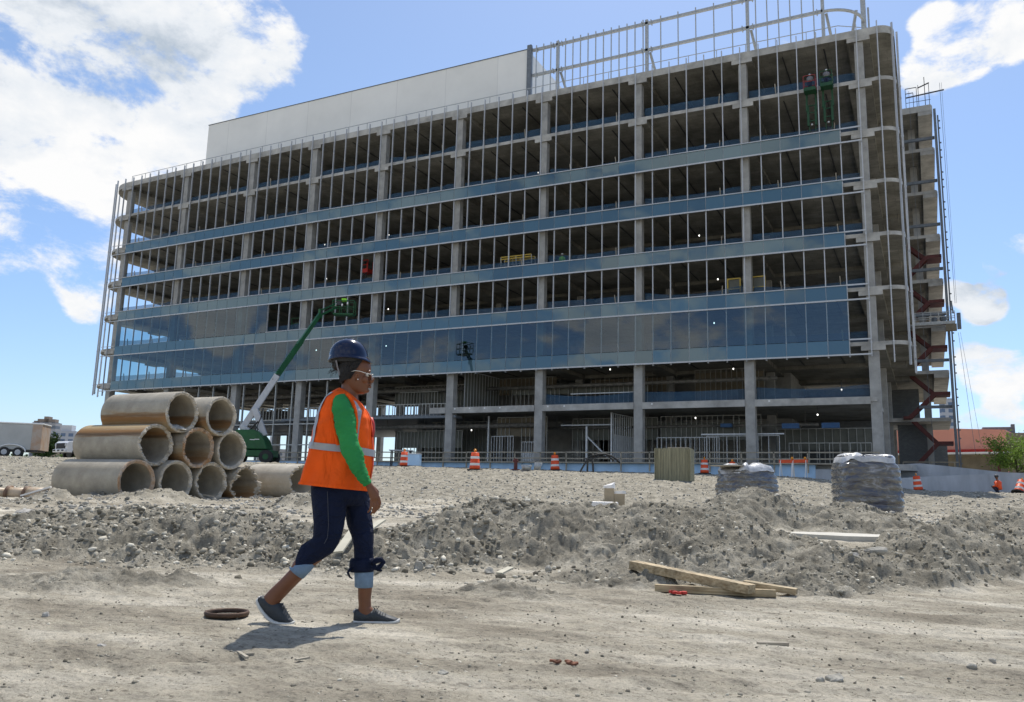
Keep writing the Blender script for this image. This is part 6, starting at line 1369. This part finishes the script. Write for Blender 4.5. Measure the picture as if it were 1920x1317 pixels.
b = MB(); wl(b, [((551, 1060), (592, 1055), -.08, .064), ((548.5, 1063.5), (590.5, 1061), -.08, .065), ((545, 1064.5), (580, 1074), -.08, .062), ((542.8, 1063), (568.8, 1085.5), -.08, .058), ((546, 1066), (567, 1084), -.08, .05)], 26); b.build('turned_cuff', MT['cuff'], o, smooth=True)
b = MB()                                   # side seams
b.tube([W(x, y, -.085-bb) for x, y, bb in ((614, 922, .108), (615, 950, .104), (616, 985, .094), (614, 1008, .087), (608, 1020, .081))], .0022, 5); b.build('seam', mat('seam_thread', (.05, .055, .075), .8), o)
# shoes
MT['shoe'] = mat('charcoal_shoe', (.030, .036, .042), .6, var=.2, scale=20, bump=.3, bscale=60); MT['sole'] = mat('white_sole', (.62, .61, .57), .6, var=.08); MT['lace'] = mat('laces', (.06, .06, .06), .7)
def shoe(S, dv, Wd, name='shoe'):
    b = MB(); R = []
    for (bp_, tp2), w_ in zip(S, Wd):
        p, q = W(*bp_, dv), W(*tp2, dv); up_ = q-p; p = p+up_*.12; P = []
        for j in range(20):
            t = 2*PI*j/20; x, y = math.cos(t), math.sin(t); y2 = math.copysign(abs(y)**.7, y); x2 = math.copysign(abs(x)**.75, x)
            wd = w_*(1 if y < 0 else 1-.35*y*y)
            P.append(p+(q-p)*(.5+.5*y2)+HFv*(wd*x2))
        R.append(P)
    b.loft(R); sh = b.build(name, MT['shoe'], wm, smooth=True); b = MB(); R = []
    for (bp_, tp2), w_ in zip(S, Wd):
        p, q = W(*bp_, dv), W(*tp2, dv); up_ = (q-p).normalized(); P = []
        for j in range(16):
            t = 2*PI*j/16; P.append(p+up_*(.011+.011*math.copysign(abs(math.sin(t))**.5, math.sin(t)))+HFv*((w_+.004)*math.copysign(abs(math.cos(t))**.6, math.cos(t))))
        R.append(P)
    b.loft(R); b.build('sole', MT['sole'], sh, smooth=True); return sh
S1 = [((663, 1168.5), (664.5, 1146)), ((666, 1169.5), (665.5, 1141)), ((674, 1170), (672, 1142)), ((686, 1170), (689, 1146)), ((699, 1170), (703, 1141.5)), ((713, 1170), (714.5, 1147)), ((727, 1170), (728, 1153.5)), ((740, 1169), (740, 1157.5)), ((748, 1167.5), (747.5, 1161)), ((749.5, 1166), (749, 1162.5))]
sh = shoe(S1, .06, [.02, .030, .034, .036, .039, .042, .044, .041, .028, .012]); b = MB()
for i in range(5): x = 704+i*4.6; y = 1143.5+i*1.9; b.tube([W(x, y+1.6, .06-.03), W(x+.8, y-.9, .06), W(x, y+1.6, .06+.03)], .0028, 5)
for k in (0, 1): b.tube([W(703, 1143, .055), W(699-4*k+8*k, 1138, .03), W(706+5*k, 1137, .03), W(707, 1143, .05)], .0022, 5)
b.build('lace', MT['lace'], sh); b = MB(); b.ball(W(668, 1146, .06), (.006, .035, .014), 8, 6); b.build('heel_tab', MT['tape'], sh)
S2 = [((481, 1126), (485.5, 1119.5)), ((481.8, 1131), (493, 1116.5)), ((486, 1140.5), (504, 1122.5)), ((493, 1151), (518, 1130.5)), ((502, 1161), (530, 1131)), ((512, 1168), (534.5, 1138.5)), ((523, 1171), (539, 1148.5)), ((535, 1171.5), (544.5, 1157.5)), ((546, 1171.5), (549.5, 1164)), ((551, 1171), (552, 1167.5))]
sh = shoe(S2, -.08, [.02, .030, .034, .036, .038, .041, .043, .041, .030, .012]); b = MB()
for i in range(5): x = 530+i*3.2; y = 1131.5+i*5.2; b.tube([W(x-1.5, y+1, -.08-.03), W(x+1.6, y-.6, -.08), W(x-1.5, y+1, -.08+.03)], .0028, 5)
for k in (0, 1): b.tube([W(529, 1132, -.09), W(526+3*k, 1139, -.125), W(533+2*k, 1142, -.12), W(532, 1134, -.09)], .0022, 5)
b.build('lace', MT['lace'], sh); b = MB(); b.ball(W(490, 1121, -.08), (.006, .033, .012), 8, 6); b.build('heel_tab', MT['tape'], sh)
# ---------------------------------------------------------------- light and sky
EL = math.radians(61.0); AZ = math.radians(-11)          # sun almost straight behind the building
sd = Vector((math.sin(AZ)*math.cos(EL), math.cos(AZ)*math.cos(EL), math.sin(EL)))
sl = bpy.data.lights.new('sun', 'SUN'); sl.energy = 4.2; sl.angle = math.radians(.53); sl.color = (1, .955, .88)
so_ = bpy.data.objects.new('sun', sl); COL.objects.link(so_); so_.rotation_euler = sd.to_track_quat('Z', 'Y').to_euler(); so_.location = (0, 60, 80)
wd = bpy.data.worlds.new('World'); scene.world = wd; wd.use_nodes = True; t = wd.node_tree; L = t.links
bg = t.nodes['Background']; out = t.nodes['World Output']
sky = N(t, 'ShaderNodeTexSky'); sky.sky_type = 'NISHITA'; sky.sun_disc = False; sky.sun_elevation = EL; sky.sun_rotation = AZ; sky.air_density = 1.0; sky.dust_density = .6; sky.ozone_density = 3.0; sky.altitude = 100
tcz = N(t, 'ShaderNodeTexCoord'); nz = N(t, 'ShaderNodeVectorMath', operation='NORMALIZE'); L.new(tcz.outputs['Generated'], nz.inputs[0]); sz = N(t, 'ShaderNodeSeparateXYZ'); L.new(nz.outputs[0], sz.inputs[0])
tr_ = N(t, 'ShaderNodeValToRGB'); tr_.color_ramp.elements[0].color = (.76, .84, 1.0, 1); tr_.color_ramp.elements[1].position = .45; tr_.color_ramp.elements[1].color = (1.0, 1.0, 1, 1); L.new(sz.outputs['Z'], tr_.inputs[0])
tm = N(t, 'ShaderNodeMixRGB', blend_type='MULTIPLY'); tm.inputs[0].default_value = 1; L.new(sky.outputs[0], tm.inputs[1]); L.new(tr_.outputs[0], tm.inputs[2]); L.new(tm.outputs[0], bg.inputs['Color']); bg.inputs['Strength'].default_value = SKY_S
tc = N(t, 'ShaderNodeTexCoord'); nrm = N(t, 'ShaderNodeVectorMath', operation='NORMALIZE'); L.new(tc.outputs['Generated'], nrm.inputs[0]); D = nrm.outputs[0]
def M_(op, a, b=None, c=None, clamp=False):
    n = N(t, 'ShaderNodeMath', operation=op); n.use_clamp = clamp
    for i, x in enumerate((a, b, c)):
        if x is None: continue
        if isinstance(x, (int, float)): n.inputs[i].default_value = x
        else: L.new(x, n.inputs[i])
    return n.outputs[0]
def noise(scale, det, rg, loc=(0, 0, 0), st=(1, 1, 1), dist=0):
    mp = N(t, 'ShaderNodeMapping'); mp.inputs['Location'].default_value = loc; mp.inputs['Scale'].default_value = st; L.new(D, mp.inputs[0])
    n = N(t, 'ShaderNodeTexNoise'); n.inputs['Scale'].default_value = scale; n.inputs['Detail'].default_value = det; n.inputs['Roughness'].default_value = rg; n.inputs['Distortion'].default_value = dist; L.new(mp.outputs[0], n.inputs['Vector']); return n.outputs['Fac']
BL = [(60, 60, 290, .80), (290, 20, 240, .75), (470, 75, 130, .66), (90, 250, 220, .75), (310, 240, 140, .70), (40, 350, 170, .5), (165, 450, 100, .66), (165, 545, 80, .62), (380, 215, 80, .45), (-150, 300, 300, .7), (330, 120, 75, -.75), (130, 385, 60, -.25), (40, 600, 90, -.4),
      (1840, 60, 85, .66), (1750, 48, 50, .55), (1740, 130, 60, .66), (1795, 105, 60, .6), (1940, 50, 80, .55), (1872, 492, 40, .68), (1846, 567, 50, .75), (1790, 548, 32, .66), (1915, 468, 42, .7), (1835, 692, 62, .60), (1900, 695, 55, .62), (1880, 792, 60, .62), (1815, 800, 40, .55), (8, 478, 42, .62)]
acc = None
BM = [(345, 605, 70, .66), (1180, 640, 50, .62), (1240, 665, 50, .6), (630, 690, 45, .6), (1350, 270, 110, .5), (1480, 260, 100, .5), (1220, 490, 60, .45), (470, 640, 45, .45)]
for px, py, r_, w in BL+[(a_, b_, -c_, e_) for a_, b_, c_, e_ in BM]:
    d_ = ray(px, py); d_ = d_/np.linalg.norm(d_)
    if r_ < 0: r_ = -r_; d_ = d_*np.array([1, -1, 1])
    ang = r_/1600*.98
    dt = N(t, 'ShaderNodeVectorMath', operation='DOT_PRODUCT'); L.new(D, dt.inputs[0]); dt.inputs[1].default_value = tuple(d_)
    mr = N(t, 'ShaderNodeMapRange'); mr.interpolation_type = 'SMOOTHSTEP'; mr.inputs['From Min'].default_value = math.cos(ang); mr.inputs['From Max'].default_value = 1-(1-math.cos(ang))*.05; mr.inputs['To Min'].default_value = 0; mr.inputs['To Max'].default_value = w*.66; L.new(dt.outputs['Value'], mr.inputs[0])
    acc = mr.outputs[0] if acc is None else M_('ADD', acc, mr.outputs[0])
acc = M_('MINIMUM', acc, .35)
# clouds behind the viewer, seen only as reflections
sep = N(t, 'ShaderNodeSeparateXYZ'); L.new(D, sep.inputs[0])
back = N(t, 'ShaderNodeMapRange'); back.inputs['From Min'].default_value = -.05; back.inputs['From Max'].default_value = -.35; back.inputs['To Max'].default_value = .27; L.new(sep.outputs['Y'], back.inputs[0])
n1 = noise(5.5, 12, .6, (3.1, 1.7, .4), (1, 1, 1.9), .25); n2 = noise(11, 8, .65, (1, 2, 3), (1, 1, 1.4), .3)
fld = M_('ADD', M_('ADD', M_('MULTIPLY', M_('SUBTRACT', n1, .5), 1.5), M_('MULTIPLY', M_('SUBTRACT', n2, .5), .75)), M_('ADD', acc, back.outputs[0]))
mask = N(t, 'ShaderNodeMapRange'); mask.interpolation_type = 'SMOOTHSTEP'; mask.inputs['From Min'].default_value = .22; mask.inputs['From Max'].default_value = .42; L.new(fld, mask.inputs[0])
shade = noise(4.2, 9, .6, (7.3, .2, 5.2), (1, 1, 1.8), .2)
cr = N(t, 'ShaderNodeValToRGB'); e = cr.color_ramp.elements; e[0].position = .34; e[0].color = (.50, .58, .68, 1); e[1].position = .56; e[1].color = (1, 1, 1, 1); e.new(.45).color = (.84, .88, .93, 1); L.new(M_('ADD', shade, M_('MULTIPLY', M_('SUBTRACT', n2, .5), .25)), cr.inputs[0])
bg2 = N(t, 'ShaderNodeBackground'); L.new(cr.outputs[0], bg2.inputs['Color']); bg2.inputs['Strength'].default_value = CLOUD_S
mx = N(t, 'ShaderNodeMixShader'); L.new(mask.outputs[0], mx.inputs[0]); L.new(bg.outputs[0], mx.inputs[1]); L.new(bg2.outputs[0], mx.inputs[2]); L.new(mx.outputs[0], out.inputs['Surface'])
# ---------------------------------------------------------------- render settings
vs = scene.view_settings; scene.display_settings.display_device = 'sRGB'; vs.view_transform = 'Standard'; vs.look = 'None'; vs.exposure = EXPO; vs.gamma = 1; vs.use_curve_mapping = False
scene.render.engine = 'CYCLES'; scene.render.resolution_x = 1024; scene.render.resolution_y = 702
scene.cycles.max_bounces = 8; scene.cycles.diffuse_bounces = 4; scene.cycles.transparent_max_bounces = 12
